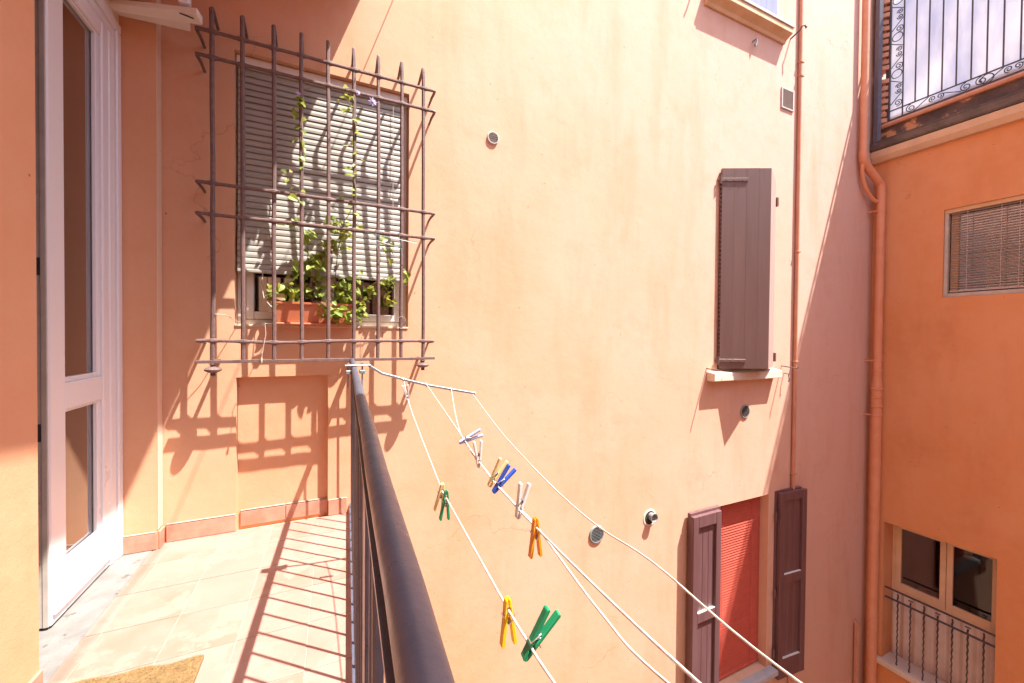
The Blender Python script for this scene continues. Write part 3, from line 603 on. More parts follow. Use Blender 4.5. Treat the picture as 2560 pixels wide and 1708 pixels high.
for i, y in enumerate((2.562, 2.437, 2.31, 2.186, 2.062, 1.935, 1.81)):
    top = -2.10 if i % 2 == 0 else -2.138
    tp = [(6.76+0.0028*math.cos(j*0.9), y+0.0028*math.sin(j*0.9), -3.058+j*0.012) for j in range(int((top+3.058)/0.012))]
    mk('baluster', MB().tube(tp, 0.0085, 4), 'iron_dark', lr)
    if i % 2: mk('bar_tip', box(6.75, 6.77, y-0.022, y+0.022, top-0.004, top+0.003), 'iron_dark', lr)

# terrace railing with scrolls, white sheet, brick screen
tr_ = empty('terrace_railing', (6.75, 1.5, 4.06), 'black iron terrace railing with scrollwork in front of a white sheet', 'railing')
TX = 6.75; TT = 5.67
def tb(y0, y1, z0, z1, t=0.012): return box(TX-t/2, TX+t/2, y0, y1, z0, z1)
mk('frame_bar', tb(-1.5, 2.79, 4.063, 4.10, 0.03), 'iron_dark', tr_, 0.003); mk('frame_bar', tb(2.745, 2.79, 4.1005, TT, 0.03), 'iron_dark', tr_, 0.003); mk('frame_bar', tb(-1.5, 2.79, TT+0.0005, TT+0.03, 0.03), 'iron_dark', tr_, 0.003)
mk('chord', tb(-1.5, 2.744, 4.205, 4.22), 'iron_dark', tr_, 0.002)
y = 2.617
while y > 0.4:
    mk('baluster', tb(y-0.006, y+0.006, 4.2205 if y < 2.6 else 4.101, TT, 0.011), 'iron_dark', tr_); y -= 0.1212
def scroll(c, r, a0, turns, cw=1, plane_u=(0, -1, 0), n=26):
    out = []
    for i in range(n+1):
        t = i/n; a = a0+cw*turns*2*math.pi*t; rr = r*(1-0.82*t)
        out.append(Vector(c)+Vector((0, -math.cos(a)*rr, math.sin(a)*rr)))
    return out
def circ(c, r, n=24): return [Vector(c)+Vector((0, math.cos(i*2*math.pi/n)*r, math.sin(i*2*math.pi/n)*r)) for i in range(n+1)]
def sc_part(pts): mk('scroll', MB().tube(pts, 0.0054, 5), 'iron_dark', tr_, smooth=True)
for base in (2.61, 2.004, 1.398, 0.79):                                  # bottom band, 0.6 m repeat
    zc = 4.152
    sc_part(scroll((TX, base-0.075, zc), 0.05, math.pi*0.5, 1.6, 1)); sc_part([V(TX, base-0.10, 4.104), V(TX, base-0.24, 4.202)])
    sc_part(scroll((TX, base-0.275, zc+0.012), 0.035, -math.pi*0.5, 1.5, -1)); sc_part(scroll((TX, base-0.345, zc+0.012), 0.035, math.pi*1.5, 1.5, 1))
    sc_part([V(TX, base-0.36, 4.185), V(TX, base-0.52, 4.12)]); sc_part(scroll((TX, base-0.56, zc), 0.05, math.pi*0.5, 1.6, 1))
for base in (2.22, 1.62, 1.0):
    pass
sc_part(circ((TX, 1.885, 4.152), 0.05)); sc_part(circ((TX, 1.28, 4.152), 0.05))
for zb in (4.24, 4.72, 5.2):                                             # upright band beside the post
    yc = 2.681
    sc_part(scroll((TX, yc-0.018, zb+0.05), 0.045, -math.pi*0.6, 1.6, 1)); sc_part([V(TX, yc+0.06, zb+0.05), V(TX, yc-0.055, zb+0.17)])
    sc_part(scroll((TX, yc-0.022, zb+0.20), 0.032, math.pi, 1.5, 1)); sc_part(scroll((TX, yc-0.022, zb+0.262), 0.032, math.pi, 1.5, -1))
    sc_part([V(TX, yc-0.055, zb+0.29), V(TX, yc+0.06, zb+0.37)]); sc_part(circ((TX, yc, zb+0.43), 0.052))
# sheet tied behind it
mb = MB(); ny, nz = 60, 26
for j in range(nz+1):
    for i in range(ny+1):
        Y = 2.80-4.26*i/ny; Z = 4.104+(5.665-4.106)*j/nz
        mb.v.append((6.785+0.022*noise.noise((Y*2.2+Z*1.1, Z*0.8, 3))+0.010*noise.noise((Y*7+Z*4, Z*2, 9)), Y, Z))
for j in range(nz):
    for i in range(ny): k = j*(ny+1)+i; mb.f.append((k, k+1, k+ny+2, k+ny+1))
shm = mb.mesh('privacy_sheet', smooth=True)
so = mk('privacy_sheet', shm, 'tarp', label='white translucent privacy sheet tied behind the black terrace railing', cat='sheet')
md = so.modifiers.new('thick', 'SOLIDIFY'); md.thickness = 0.0015
bs = empty('brick_screen', (6.75, 2.83, 4.06), 'open brick lattice pier between the terrace railing and the grey pipe', 'brick screen')
k = 0; z = 4.075
bme = box(-0.064, 0.064, -0.058, 0.058, 0, 0.055).mesh('brick', 0.004); bme.materials.append(M['brick'])
while z < 5.9:
    if k not in (7,):
        inst('brick', bme, bs, Matrix.Translation((6.745+(0.012 if k % 2 else -0.006)+random.uniform(-.008, .008), 2.838+random.uniform(-.006, .006), z)) @ Matrix.Rotation(R_(38+random.gauss(0, 7)), 4, 'Z'))
    z += 0.0555; k += 1
    if k % 3 != 2:
        pass
    mk('brick_spacer', box(6.752, 6.80, 2.84, 2.885, z-0.0002, z+0.0305), 'brick', bs); z += 0.0312

def shrub(px, py, label):
    e = empty('potted_shrub', (px, py, 3.9), label, 'shrub'); rs_ = random.Random(int(py*100)); f = MB()
    mk('pot', MB().lathe([(0.13, 0.0), (0.17, 0.26), (0.185, 0.262), (0.185, 0.30), (0.15, 0.30), (0.14, 0.25)], (px, py, 3.901), 'z', 18), 'terracotta', e, smooth=True)
    for i in range(9):
        a = rs_.uniform(0, 6.28); t = Vector((px+0.28*math.cos(a)*rs_.random(), py+0.38*math.sin(a), 4.9+rs_.uniform(-.3, .55)))
        mk('stem', MB().tube(wob([(px, py, 4.15), (px+(t.x-px)*0.3, py+(t.y-py)*0.3, 4.5), tuple(t)], 5), 0.007, 5), 'stem', e)
        for j in range(70):
            p = Vector((px, py, 4.25)).lerp(t, rs_.uniform(0.35, 1.05))+Vector((rs_.gauss(0, .05), rs_.gauss(0, .07), rs_.gauss(0, .07))); u = Vector((rs_.gauss(0, 1), rs_.gauss(0, 1), rs_.gauss(0, 1))).normalized(); w_ = u.orthogonal().normalized(); l = rs_.uniform(.03, .06); n = len(f.v)
            f.v += [tuple(p), tuple(p+u*l*0.5+w_*l*0.22), tuple(p+u*l), tuple(p+u*l*0.5-w_*l*0.22)]; f.f.append((n, n+1, n+2, n+3))
    mm_ = bpy.data.meshes.new('foliage'); mm_.from_pydata(f.v, [], f.f); mk('foliage', mm_, 'leaf', e, kind='stuff')
shrub(7.25, 1.45, 'leafy potted shrub on the terrace, dimly shadowing the white sheet')
# ------------------------------------------------------------------ building across the courtyard (behind the camera)
back = empty('apartment_building', (3, BACK, GZ), 'pale ochre house closing the courtyard across from the salmon wall', 'building')
hl = [(x, x+0.9, z, z+1.5, None) for x in (0.6, 2.6, 4.6) for z in (-3.6, -0.4, 2.8)]
mk('wall', wall(MB(), 1, BACK, XL-3, XR+3, GZ, 5.5, hl, -1), 'plaster_back', back)
mk('room_shell', MB().box(XL-3, XR+3, BACK-3, BACK-2.8, GZ, 5.5).box(XL-3, XR+3, BACK-2.8, BACK-0.36, 5.3, 5.5), 'room', back)
for a, b, c, d, _ in hl:
    w_ = empty('window', (a, BACK, c), parent=back)
    mk('frame', MB().box(a, a+0.06, BACK-0.2, BACK-0.14, c, d).box(b-0.06, b, BACK-0.2, BACK-0.14, c, d).box((a+b)/2-0.04, (a+b)/2+0.04, BACK-0.2, BACK-0.14, c, d), 'white_dull', w_)
    mk('pane', box(a+0.06, b-0.06, BACK-0.175, BACK-0.168, c, d), 'glass', w_)

# ------------------------------------------------------------------ wrought iron window grate
YG = 2.75
gr = empty('window_grate', (0, YG, 1.04), 'rusty wrought iron grate of nine bars in front of the grey blind', 'window grate')
BX = [-0.583, -0.44, -0.286, -0.141, 0.007, 0.156, 0.304, 0.452, 0.598]
HZ = [2.882, 2.742, 2.042, 1.869, 1.158]
for i, x in enumerate(BX):
    pts = []; rs = []
    for j in range(34):
        z = 1.052+(3.008-1.052)*j/33
        pts.append((x+(-0.004 if z > 2 else 0.0)*(z-2)+0.004*noise.noise((x*9, 0, z*1.9)), YG+0.003*noise.noise((x*5, 7, z*2.3)), z)); rs.append(0.0118*(1+0.07*noise.noise((x*30, z*20, 1))))
    pts += [(pts[-1][0], YG+0.012, 3.02), (pts[-1][0], YG+0.06, 3.013), (pts[-1][0], 2.91, 2.995)]; rs += [0.0105, 0.0095, 0.008]
    mk('bar', MB().tube(pts, rs, 8), 'iron', gr, smooth=True)
for h, z in enumerate(HZ):
    pts = []; rs = []
    n = 110
    for j in range(n+1):
        x = -0.655+1.325*j/n
        zz = z+0.004*noise.noise((x*3, h*5, 2))
        if h == 4: zz = z-0.012*math.exp(-((x+0.25)/0.22)**2)+0.004
        d = min(abs(x-b) for b in BX)
        pts.append((x, YG-0.001, zz)); rs.append(0.0098+0.007*math.exp(-(d/0.016)**2)+0.0006*noise.noise((x*60, h, 4)))
    e0 = [(-0.652, 2.905, z-0.012), (-0.652, 2.83, z-0.004), (-0.657, YG+0.02, z)]; e1 = [(0.672, YG+0.02, z), (0.668, 2.83, z-0.004), (0.668, 2.905, z-0.012)]
    mk('cross_bar', MB().tube(e0+pts+e1, [0.007, 0.0085, 0.009]+rs+[0.009, 0.0085, 0.007], 8), 'iron', gr, smooth=True)
mb = MB(); n = 40
for j in range(n):
    xa = -0.665+1.345*j/n; xb = -0.665+1.345*(j+1)/n
prof = [(-0.011, -0.009), (0.011, -0.009), (0.011, 0.009), (-0.011, 0.009)]
for j in range(n+1):
    x = -0.665+1.345*j/n; dz = 0.0025*noise.noise((x*7, 0, 5)); dy = 0.002*noise.noise((x*8, 3, 5))
    for a, b in prof: mb.v.append((x, YG-0.001+a+dy, 1.042+b+dz))
for j in range(n):
    for q in range(4): mb.f.append((j*4+q, j*4+(q+1) % 4, j*4+4+(q+1) % 4, j*4+4+q))
mb.f += [(3, 2, 1, 0), (n*4, n*4+1, n*4+2, n*4+3)]
mk('bottom_bar', mb, 'iron', gr, 0.0015)
for x in (-0.583, 0.598): mk('bracket', box(x-0.008, x+0.008, YG+0.011, 2.91, 1.034, 1.048), 'iron', gr)
for x in (-0.583, 0.598): mk('finial', MB().lathe([(0.009, 0.0), (0.018, -0.004), (0.011, -0.012), (0.012, -0.018), (0.032, -0.024), (0.042, -0.034), (0.040, -0.042), (0.025, -0.05), (0.012, -0.054), (0.011, -0.06), (0.015, -0.064), (0.008, -0.072)], (x, YG, 1.0325), 'z', 20), 'iron', gr, smooth=True)

# ------------------------------------------------------------------ planter, climbing plant
pl = empty('flower_box', (-0.07, 2.9, 1.262), 'terracotta plastic flower box on the sill behind the grate', 'flower box')
pr = lambda w, d, z: [(-w/2, -d/2, z), (w/2, -d/2, z), (w/2, d/2, z), (-w/2, d/2, z)]
mb = MB(); cx, cy = -0.073, 2.893
rings = [pr(0.415, 0.105, 0.014), pr(0.45, 0.135, 0.125), pr(0.475, 0.15, 0.126), pr(0.477, 0.152, 0.142), pr(0.455, 0.13, 0.143), pr(0.44, 0.12, 0.10)]
for r in rings:
    for p in r: mb.v.append((p[0]+cx, p[1]+cy, p[2]+1.2595))
for i in range(len(rings)-1):
    for q in range(4): mb.f.append((i*4+q, i*4+(q+1) % 4, i*4+4+(q+1) % 4, i*4+4+q))
mb.f.append((3, 2, 1, 0))
mk('trough', mb, 'terracotta', pl, 0.005, seg=2)
mk('tray', box(cx-0.225, cx+0.225, cy-0.072, cy+0.068, 1.2598, 1.2735), 'terracotta', pl, 0.004)
mk('soil', box(cx-0.215, cx+0.215, cy-0.056, cy+0.056, 1.35, 1.372), 'soil', pl, 0.006)

plant = empty('climbing_plant', (cx, cy, 1.37), 'leafy green vine growing from the flower box up the grate bars', 'climbing plant')
def leaf_mesh(i):
    mb = MB(); L_ = 1.0
    out = [(0, 0), (0.28, -0.10), (0.44, 0.12), (0.40, 0.42), (0.22, 0.74), (0, 1.0)]
    f = 0.18+0.14*i
    for sx in (1, -1):
        n = len(mb.v)
        for x, y in out: mb.v.append((sx*x, y, abs(x)*f-0.25*(y-0.4)**2+0.06))
        mb.v.append((0, 0.4, 0.06))
        c = n+6
        for j in range(5): mb.f.append((n+j, n+j+1, c))
    me = mb.mesh('leaf'); 
    for p in me.polygons: p.use_smooth = True
    return me
LM = {}
for mn in ('leaf', 'leaf_y', 'leaf_b'):
    for i in range(3):
        me = leaf_mesh(i); me.materials.append(M[mn]); LM[mn, i] = me
rnd = random.Random(21); nleaf = 0
def put_leaf(p, size, face=None, mn=None):
    global nleaf
    mn = mn or rnd.choices(['leaf', 'leaf_y', 'leaf_b'], [0.48, 0.47, 0.05])[0]
    nrm = Vector((rnd.gauss(0.15, 0.5), rnd.gauss(-0.75, 0.35), rnd.gauss(0.65, 0.45))).normalized()
    tip = Vector((rnd.gauss(0, 0.7), rnd.gauss(-0.1, 0.3), rnd.gauss(-0.6, 0.5)))
    y = (tip-nrm*tip.dot(nrm)).normalized(); x = y.cross(nrm)
    m = Matrix((x, y, nrm)).transposed().to_4x4(); m = Matrix.Translation(p) @ m @ Matrix.Diagonal((size, size*rnd.uniform(0.9, 1.2), size, 1))
    inst('leaf', LM[mn, rnd.randrange(3)], plant, m); nleaf += 1
CL = [(-0.21, 2.86, 1.46, .085, .04, .045, 34), (0.105, 2.85, 1.49, .085, .04, .075, 36), (0.03, 2.80, 1.345, .055, .02, .045, 16), (0.165, 2.79, 1.345, .05, .03, .065, 18),
      (-0.075, 2.84, 1.655, .06, .04, .06, 26), (-0.165, 2.85, 1.60, .04, .03, .06, 9), (-0.02, 2.86, 1.50, .05, .03, .05, 10), (0.075, 2.81, 1.895, .06, .04, .045, 22), (0.035, 2.81, 1.775, .05, .03, .045, 15), (-0.10, 2.81, 1.82, .045, .03, .035, 9),
      (-0.175, 2.82, 1.885, .04, .03, .04, 7), (0.40, 2.82, 1.52, .04, .03, .09, 14), (0.485, 2.80, 1.635, .035, .02, .04, 7), (0.36, 2.80, 1.80, .04, .03, .07, 7), (0.26, 2.83, 1.5, .05, .02, .04, 5), (-0.02, 2.81, 1.70, .08, .03, .03, 6)]
for (x, y, z, rx_, ry, rz, n) in CL:
    for i in range(n): put_leaf(Vector((x+rnd.gauss(0, rx_*0.62), min(2.895, y+rnd.gauss(0, ry*0.6)), z+rnd.gauss(0, rz*0.62))), rnd.uniform(0.030, 0.056))
for (bx, lo, hi, n) in ((-0.15, 1.98, 2.60, 20), (0.155, 1.95, 2.66, 22)):
    for i in range(n):
        z = lo+(hi-lo)*(i+rnd.random()*0.6)/n; put_leaf(Vector((bx+rnd.gauss(0, 0.034), 2.735+rnd.gauss(0, 0.014), z)), rnd.uniform(0.020, 0.052), None, rnd.choice(['leaf_y', 'leaf', 'leaf_y']))
for i in range(9): put_leaf(Vector((-0.165+rnd.gauss(0, 0.016), 2.735, 2.60+rnd.gauss(0, 0.03))), rnd.uniform(0.026, 0.042), None, 'leaf_y')
for i in range(8): put_leaf(Vector((0.11+rnd.gauss(0, 0.025), 2.735, 2.68+rnd.gauss(0, 0.035))), rnd.uniform(0.026, 0.045), None, 'leaf_y')
LF = MB()
def bulk_leaf(p, size):
    nrm = Vector((rnd.gauss(0.15, 0.5), rnd.gauss(-0.75, 0.35), rnd.gauss(0.65, 0.45))).normalized(); tip = Vector((rnd.gauss(0, 0.7), rnd.gauss(-0.1, 0.3), rnd.gauss(-0.6, 0.5)))
    y = (tip-nrm*tip.dot(nrm)).normalized(); x = y.cross(nrm); src = LM['leaf', rnd.randrange(3)]; n = len(LF.v)
    LF.v += [tuple(p+(x*v.co.x+y*v.co.y+nrm*v.co.z)*size) for v in src.vertices]; LF.f += [tuple(n+i for i in q.vertices) for q in src.polygons]
for (x, y, z, rx_, ry, rz, n) in CL[:11]+CL[:5]:
    for i in range(n//2+3): bulk_leaf(Vector((x+rnd.gauss(0, rx_*0.7), min(2.895, y+rnd.gauss(0.01, ry*0.6)), z+rnd.gauss(0, rz*0.7))), rnd.uniform(0.026, 0.048))
lfm = bpy.data.meshes.new('small_leaves'); lfm.from_pydata(LF.v, [], LF.f); mk('small_leaves', lfm, 'leaf_y', plant, kind='stuff')
def stem(pts, r=0.0022):
    out = []
    for a, b in zip(pts, pts[1:]):
        a, b = Vector(a), Vector(b)
        for i in range(6):
            t = i/6; out.append(a.lerp(b, t)+Vector((rnd.gauss(0, .004), rnd.gauss(0, .003), rnd.gauss(0, .003))))
    out.append(Vector(pts[-1])); mk('stem', MB().tube(out, [r*(1-0.5*i/len(out)) for i in range(len(out))], 5), 'stem', plant, smooth=True)
stem([(-0.1, 2.89, 1.37), (-0.09, 2.83, 1.6), (-0.13, 2.76, 1.85), (-0.152, 2.735, 2.1), (-0.13, 2.735, 2.3), (-0.155, 2.735, 2.62)], .003)
stem([(0.04, 2.89, 1.37), (0.06, 2.82, 1.7), (0.09, 2.77, 1.9), (0.17, 2.735, 2.05), (0.145, 2.735, 2.3), (0.165, 2.735, 2.5), (0.11, 2.735, 2.72)], .003)
stem([(0.08, 2.89, 1.37), (0.25, 2.84, 1.52), (0.37, 2.82, 1.6), (0.49, 2.8, 1.65)]); stem([(0.37, 2.82, 1.6), (0.43, 2.81, 1.5), (0.42, 2.8, 1.43)], .0018)
stem([(0.3, 2.83, 1.55), (0.33, 2.8, 1.75), (0.36, 2.79, 1.88)], .0016); stem([(-0.2, 2.89, 1.37), (-0.22, 2.86, 1.5), (-0.17, 2.84, 1.65)]); stem([(0.1, 2.88, 1.37), (0.05, 2.81, 1.4), (0.03, 2.79, 1.31)]); stem([(0.14, 2.88, 1.38), (0.17, 2.80, 1.41), (0.17, 2.78, 1.28)])
stem([(-0.02, 2.89, 1.37), (-0.06, 2.85, 1.6), (-0.18, 2.8, 1.88)], .002); stem([(0.0, 2.89, 1.37), (0.02, 2.84, 1.6), (0.03, 2.80, 1.78), (0.2, 2.78, 1.95), (0.3, 2.78, 1.83)], .002)
def flower(c, s):
    f = MB()
    for i in range(8):
        a = i*math.pi/4; u = Vector((math.cos(a), 0.25*math.sin(a*2), math.sin(a))); w_ = Vector((-math.sin(a), 0, math.cos(a))); n = len(f.v)
        for p in (Vector((0, 0, 0)), u*s*0.5+w_*s*0.16, u*s, u*s*0.5-w_*s*0.16): f.v.append(tuple(Vector(c)+p))
        f.f.append((n, n+1, n+2, n+3))
    f.lathe([(s*0.16, -s*0.2), (s*0.2, 0), (s*0.1, s*0.1)], c, 'y', 8); mk('flower', f, 'flower', plant)
flower((0.265, 2.74, 2.705), 0.032); flower((0.175, 2.735, 2.735), 0.018); flower((-0.16, 2.732, 2.64), 0.018)

# wire bracket and loose strings on the grate
wb = empty('wire_bracket', (0.36, 2.73, 1.86), 'thin green wire hanger hooked over a cross bar of the grate', 'wire bracket')
mk('wire', MB().tube([(0.217, 2.70, 1.852), (0.30, 2.66, 1.832), (0.543, 2.70, 1.815), (0.53, 2.72, 1.83), (0.30, 2.735, 1.845), (0.217, 2.70, 1.852)], 0.0017, 5), 'wire_green', wb, smooth=True)
for x in (0.286, 0.435): mk('wire', MB().tube([(x, 2.762, 1.85), (x, 2.755, 1.884), (x, 2.735, 1.884), (x, 2.728, 1.83), (x, 2.70, 1.80), (x+0.01, 2.69, 1.72)], 0.0017, 5), 'wire_green', wb, smooth=True)
mk('wire', MB().tube([(0.286, 2.70, 1.805), (0.454, 2.70, 1.768), (0.445, 2.69, 1.71)], 0.0017, 5), 'wire_green', wb, smooth=True)
tz = [(-0.33, 2.735, 1.262), (-0.325, 2.73, 1.20), (-0.335, 2.728, 1.14), (-0.345, 2.727, 1.065)]
st = empty('string', (-0.33, 2.735, 1.06), 'pale frayed string with a tassel hanging below the flower box', 'string')
mk('cord', MB().tube([(-0.30, 2.895, 1.2625), (-0.315, 2.82, 1.264)]+tz, 0.002, 5), 'cord', st, smooth=True); mk('tassel', MB().tube([tz[-1], (-0.346, 2.727, 1.05), (-0.346, 2.727, 1.032)], [0.002, 0.006, 0.004], 6), 'cord', st, smooth=True)
mk('loose_cord', MB().tube([(-0.572, 2.738, 1.31), (-0.53, 2.77, 1.31), (-0.49, 2.88, 1.275), (-0.47, 2.95, 1.262), (-0.49, 2.95, 1.4), (-0.488, 2.945, 1.6)], 0.002, 5), 'cord', smooth=True, label='thin white cord tied from the outer grate bar to the window corner', cat='cord')
mk('cord_loop', MB().tube([(0.452+0.03*math.cos(a), 2.737, 1.285+0.04*math.sin(a)) for a in [i*0.5 for i in range(13)]], 0.0013, 5), 'cord', smooth=True, label='small loop of pale cord around a grate bar at the window corner', cat='cord')
mk('loose_cord', MB().tube([(-0.36, 2.90, 1.585), (-0.365, 2.87, 1.5), (-0.35, 2.86, 1.42), (-0.31, 2.81, 1.37), (-0.285, 2.79, 1.34)], 0.0022, 5), 'cord', smooth=True, label='pale cord dangling from the blind onto the flower box rim', cat='cord')

# ------------------------------------------------------------------ balcony railing
rl = empty('balcony_railing', (rx(1), 1, 0), 'dark grey painted balcony railing with round handrail and thin balusters', 'railing')
ZR = 1.04
hp = [(rx(-4+6.9*i/60)+0.0012*noise.noise((i*0.5, 1, 0)), -4+6.9*i/60, ZR+0.001*noise.noise((i*0.5, 0, 3))) for i in range(61)]
mk('handrail', MB().tube(hp, 0.0125, 18), 'rail', rl, smooth=True)
mk('bottom_rail', MB().prism([(-0.012, 0), (0.012, 0), (0.012, 0.008), (-0.012, 0.008)], (rx(-4), -4, 0.05), (rx(YW)-0.0005, YW-0.001, 0.05), (1, 0, 0), (0, 0, 1)), 'rail', rl)
mk('under_rail', MB().prism([(-0.014, 0), (0.014, 0), (0.014, 0.006), (-0.014, 0.006)], (rx(-4), -4, ZR-0.026), (rx(YW), YW-0.001, ZR-0.026), (1, 0, 0), (0, 0, 1)), 'rail', rl)
bme = MB().tube([(0, 0, 0.0), (0, 0, ZR-0.0265)], 0.006, 8).mesh('baluster', smooth=True); bme.materials.append(M['rail'])
y = 2.83
while y > -1.6:
    inst('baluster', bme, rl, Matrix.Translation((rx(y), y, 0.0)) @ Matrix.Rotation(random.gauss(0, .0015), 4, 'Y')); y -= 0.1147
for y in (0.62, -1.0):
    mk('post', box(rx(y)-0.009, rx(y)+0.009, y-0.02, y+0.02, 0.0, ZR-0.027), 'rail', rl, 0.002)

# ------------------------------------------------------------------ clothes line brackets
def bracket(Y, label):
    e = empty('clothesline_bracket', (rx(Y), Y, ZR), label, 'bracket', None); x = rx(Y)
    mk('clamp_plate', box(x-0.042, x+0.075, Y-0.02, Y+0.02, ZR+0.0125, ZR+0.02), 'galv', e, 0.003)
    for q in (x-0.026, x+0.036):
        mk('clamp_jaw', box(q-0.012, q+0.012, Y-0.016, Y+0.016, ZR-0.024, ZR-0.006), 'galv', e, 0.003)
        mk('bolt', MB().tube([(q, Y, ZR-0.085), (q, Y, ZR+0.03)], 0.0038, 8), 'galv', e); mk('nut', MB().lathe([(0.008, 0), (0.008, 0.006)], (q, Y, ZR+0.0203), 'z', 6), 'galv', e)
    pts = [(x+0.06, Y, ZR+0.022), (0.185, Y-0.002, ZR+0.012), (0.24, Y-0.005, 1.015), (0.30, Y-0.01, 0.997), (0.345, Y-0.012, 0.982), (0.458, Y-0.014, 0.950), (0.585, Y-0.016, 0.922), (0.715, Y-0.02, 0.895)]
    pr_ = [(-0.011, -0.003), (0.011, -0.003), (0.011, 0.003), (-0.011, 0.003)]; mb = MB()
    for p in pts:
        for a, b in pr_: mb.v.append((p[0]+0.2*b, p[1]+a*0.45, p[2]+b+a*0.9*0.25))
    mb = MB().tube(pts, [0.008]*len(pts), 4); mk('arm', mb, 'galv', e, 0.001)
    for p in (pts[4], pts[5], pts[6], pts[7]): mk('line_ring', MB().tube([(p[0]-0.005, p[1]-0.005, p[2]-0.011), (p[0]-0.005, p[1]-0.010, p[2]), (p[0]-0.005, p[1], p[2]+0.011), (p[0]-0.005, p[1]+0.01, p[2])], 0.002, 5), 'galv', e)
    return e
bracket(2.02, 'galvanised metal arm clamped to the railing end below the window grate, holding clothes lines')
bracket(-1.05, 'galvanised metal arm clamped to the railing behind the green clothes peg')
L1 = [(0.343, 2.0, 0.973), (0.336, 1.779, 0.874), (0.315, 1.199, 0.742), (0.312, 1.118, 0.734), (0.296, 0.671, 0.712), (0.292, 0.558, 0.712), (0.289, 0.474, 0.716), (0.275, 0.0, 0.76), (0.26, -1.03, 0.975)]
L2 = [(0.458, 2.0, 0.948), (0.437, 1.406, 0.851), (0.425, 1.085, 0.800), (0.418, 0.891, 0.788), (0.414, 0.764, 0.784), (0.405, 0.525, 0.786), (0.398, 0.30, 0.795), (0.385, -0.1, 0.83), (0.35, -1.03, 0.945)]
L3 = [(0.583, 2.0, 0.920), (0.444, 1.406, 0.846), (0.431, 1.085, 0.796), (0.424, 0.891, 0.784), (0.420, 0.764, 0.780), tuple(on(1500, 1529.7, 0, 0.43)), tuple(on(1670, 1708, 0, 0.445)), (0.46, 0.0, 0.77), (0.48, -1.03, 0.92)]
L4 = [(0.699, 2.0, 0.893), (0.685, 1.602, 0.790), (0.674, 1.304, 0.737), (0.665, 1.061, 0.705), (0.658, 0.856, 0.694), tuple(on(1634.1, 1407.5, 0, 0.648)), tuple(on(2002, 1708, 0, 0.637)), (0.625, -0.2, 0.74), (0.60, -1.03, 0.895)]
lbl = ['white clothes line nearest the railing, with a yellow and a dark green peg', 'white clothes line carrying the blue and orange pegs', 'white clothes line that joins the blue-pegged line and parts below the orange peg', 'bare white clothes line from the tip of the metal arm']
LP = [wob(l) for l in (L1, L2, L3, L4)]
for p, l in zip(LP, lbl): mk('clothesline', MB().tube(p, 0.00225, 7), 'cord', smooth=True, label=l, cat='clothes line')

# ------------------------------------------------------------------ clothes pegs
def peg_meshes(col):
    out = []
    prof = [(-0.019, 0.0006), (-0.016, 0.0045), (0.0, 0.0065), (0.014, 0.008), (0.055, 0.0135), (0.0575, 0.0115), (0.057, 0.0075), (0.024, 0.0035), (0.016, 0.0030), (0.010, 0.0012), (0.006, 0.0012), (0.0028, 0.0036), (-0.0028, 0.0036), (-0.006, 0.0008)]
    for s in (1, -1):
        me = MB().prism([(a, b*s) for a, b in (prof if s > 0 else prof[::-1])], (0, -0.0055, 0), (0, 0.0055, 0), (1, 0, 0), (0, 0, 1)).mesh('peg_leg', 0.0009); me.materials.append(M[col]); out.append(me)
    return out
sp = []
for i in range(21): a = i*math.pi/2.0; sp.append((0.019+0.0042*math.cos(a), -0.0045+0.009*i/20, 0.0042*math.sin(a)))
SPR = MB().tube([(0.008, -0.0066, 0.0088), (0.015, -0.0066, 0.006)]+sp+[(0.015, 0.0066, -0.006), (0.008, 0.0066, -0.0088)], 0.0009, 5).mesh('spring', smooth=True); SPR.materials.append(M['steel'])
SPR2 = MB().tube([(0.008, -0.0066, 0.0090), (0.008, 0.0066, 0.0090)], 0.0009, 5).tube([(0.008, -0.0066, -0.0090), (0.008, 0.0066, -0.0090)], 0.0009, 5).mesh('spring_end'); SPR2.materials.append(M['steel'])
PM = {}
def peg(line, gy, jaw, hand, col, label, roll=0.0, group=None, scale=1.0):
    pts = LP[line]; p = None                     # point of the line at depth gy
    for a, b in zip(pts, pts[1:]):
        if a.y >= gy >= b.y: p = a.lerp(b, (a.y-gy)/(a.y-b.y)); tan = (b-a).normalized()
    j = Vector((jaw[0]/1.9406, jaw[1]/1.9406)); h = Vector((hand[0]/1.9406, hand[1]/1.9406))
    ax = (CR*(h.x-j.x)+CD*(h.y-j.y)).normalized()      # direction jaw -> handles, square to the view
    ax = (ax + tan*roll).normalized(); ax = (ax-tan*ax.dot(tan)*0.6).normalized()
    zz = ax.cross(tan).normalized(); yy = zz.cross(ax)
    m = Matrix((ax, yy, zz)).transposed().to_4x4(); m.translation = p; m = m @ Matrix.Scale(scale, 4)
    e = empty('clothes_peg', p, label, 'clothes peg', group)
    if col not in PM: PM[col] = peg_meshes(col)
    for me, nm in ((PM[col][0], 'peg_leg'), (PM[col][1], 'peg_leg'), (SPR, 'spring'), (SPR2, 'spring')): inst(nm, me, e, m)
    return e
def ydepth(line, px, py):                         # where a pixel meets the line: its Y
    best = min(LP[line], key=lambda q: (lambda w: (w.dot(CR)/w.dot(CF)*FPX+1280-px)**2+(w.dot(CD)/w.dot(CF)*FPX+854-py)**2 if w.dot(CF) > 0.05 else 1e12)(q-CAM)); return best.y
cc = lambda x, y: (960+x/1.9406, 900+y/1.9406)
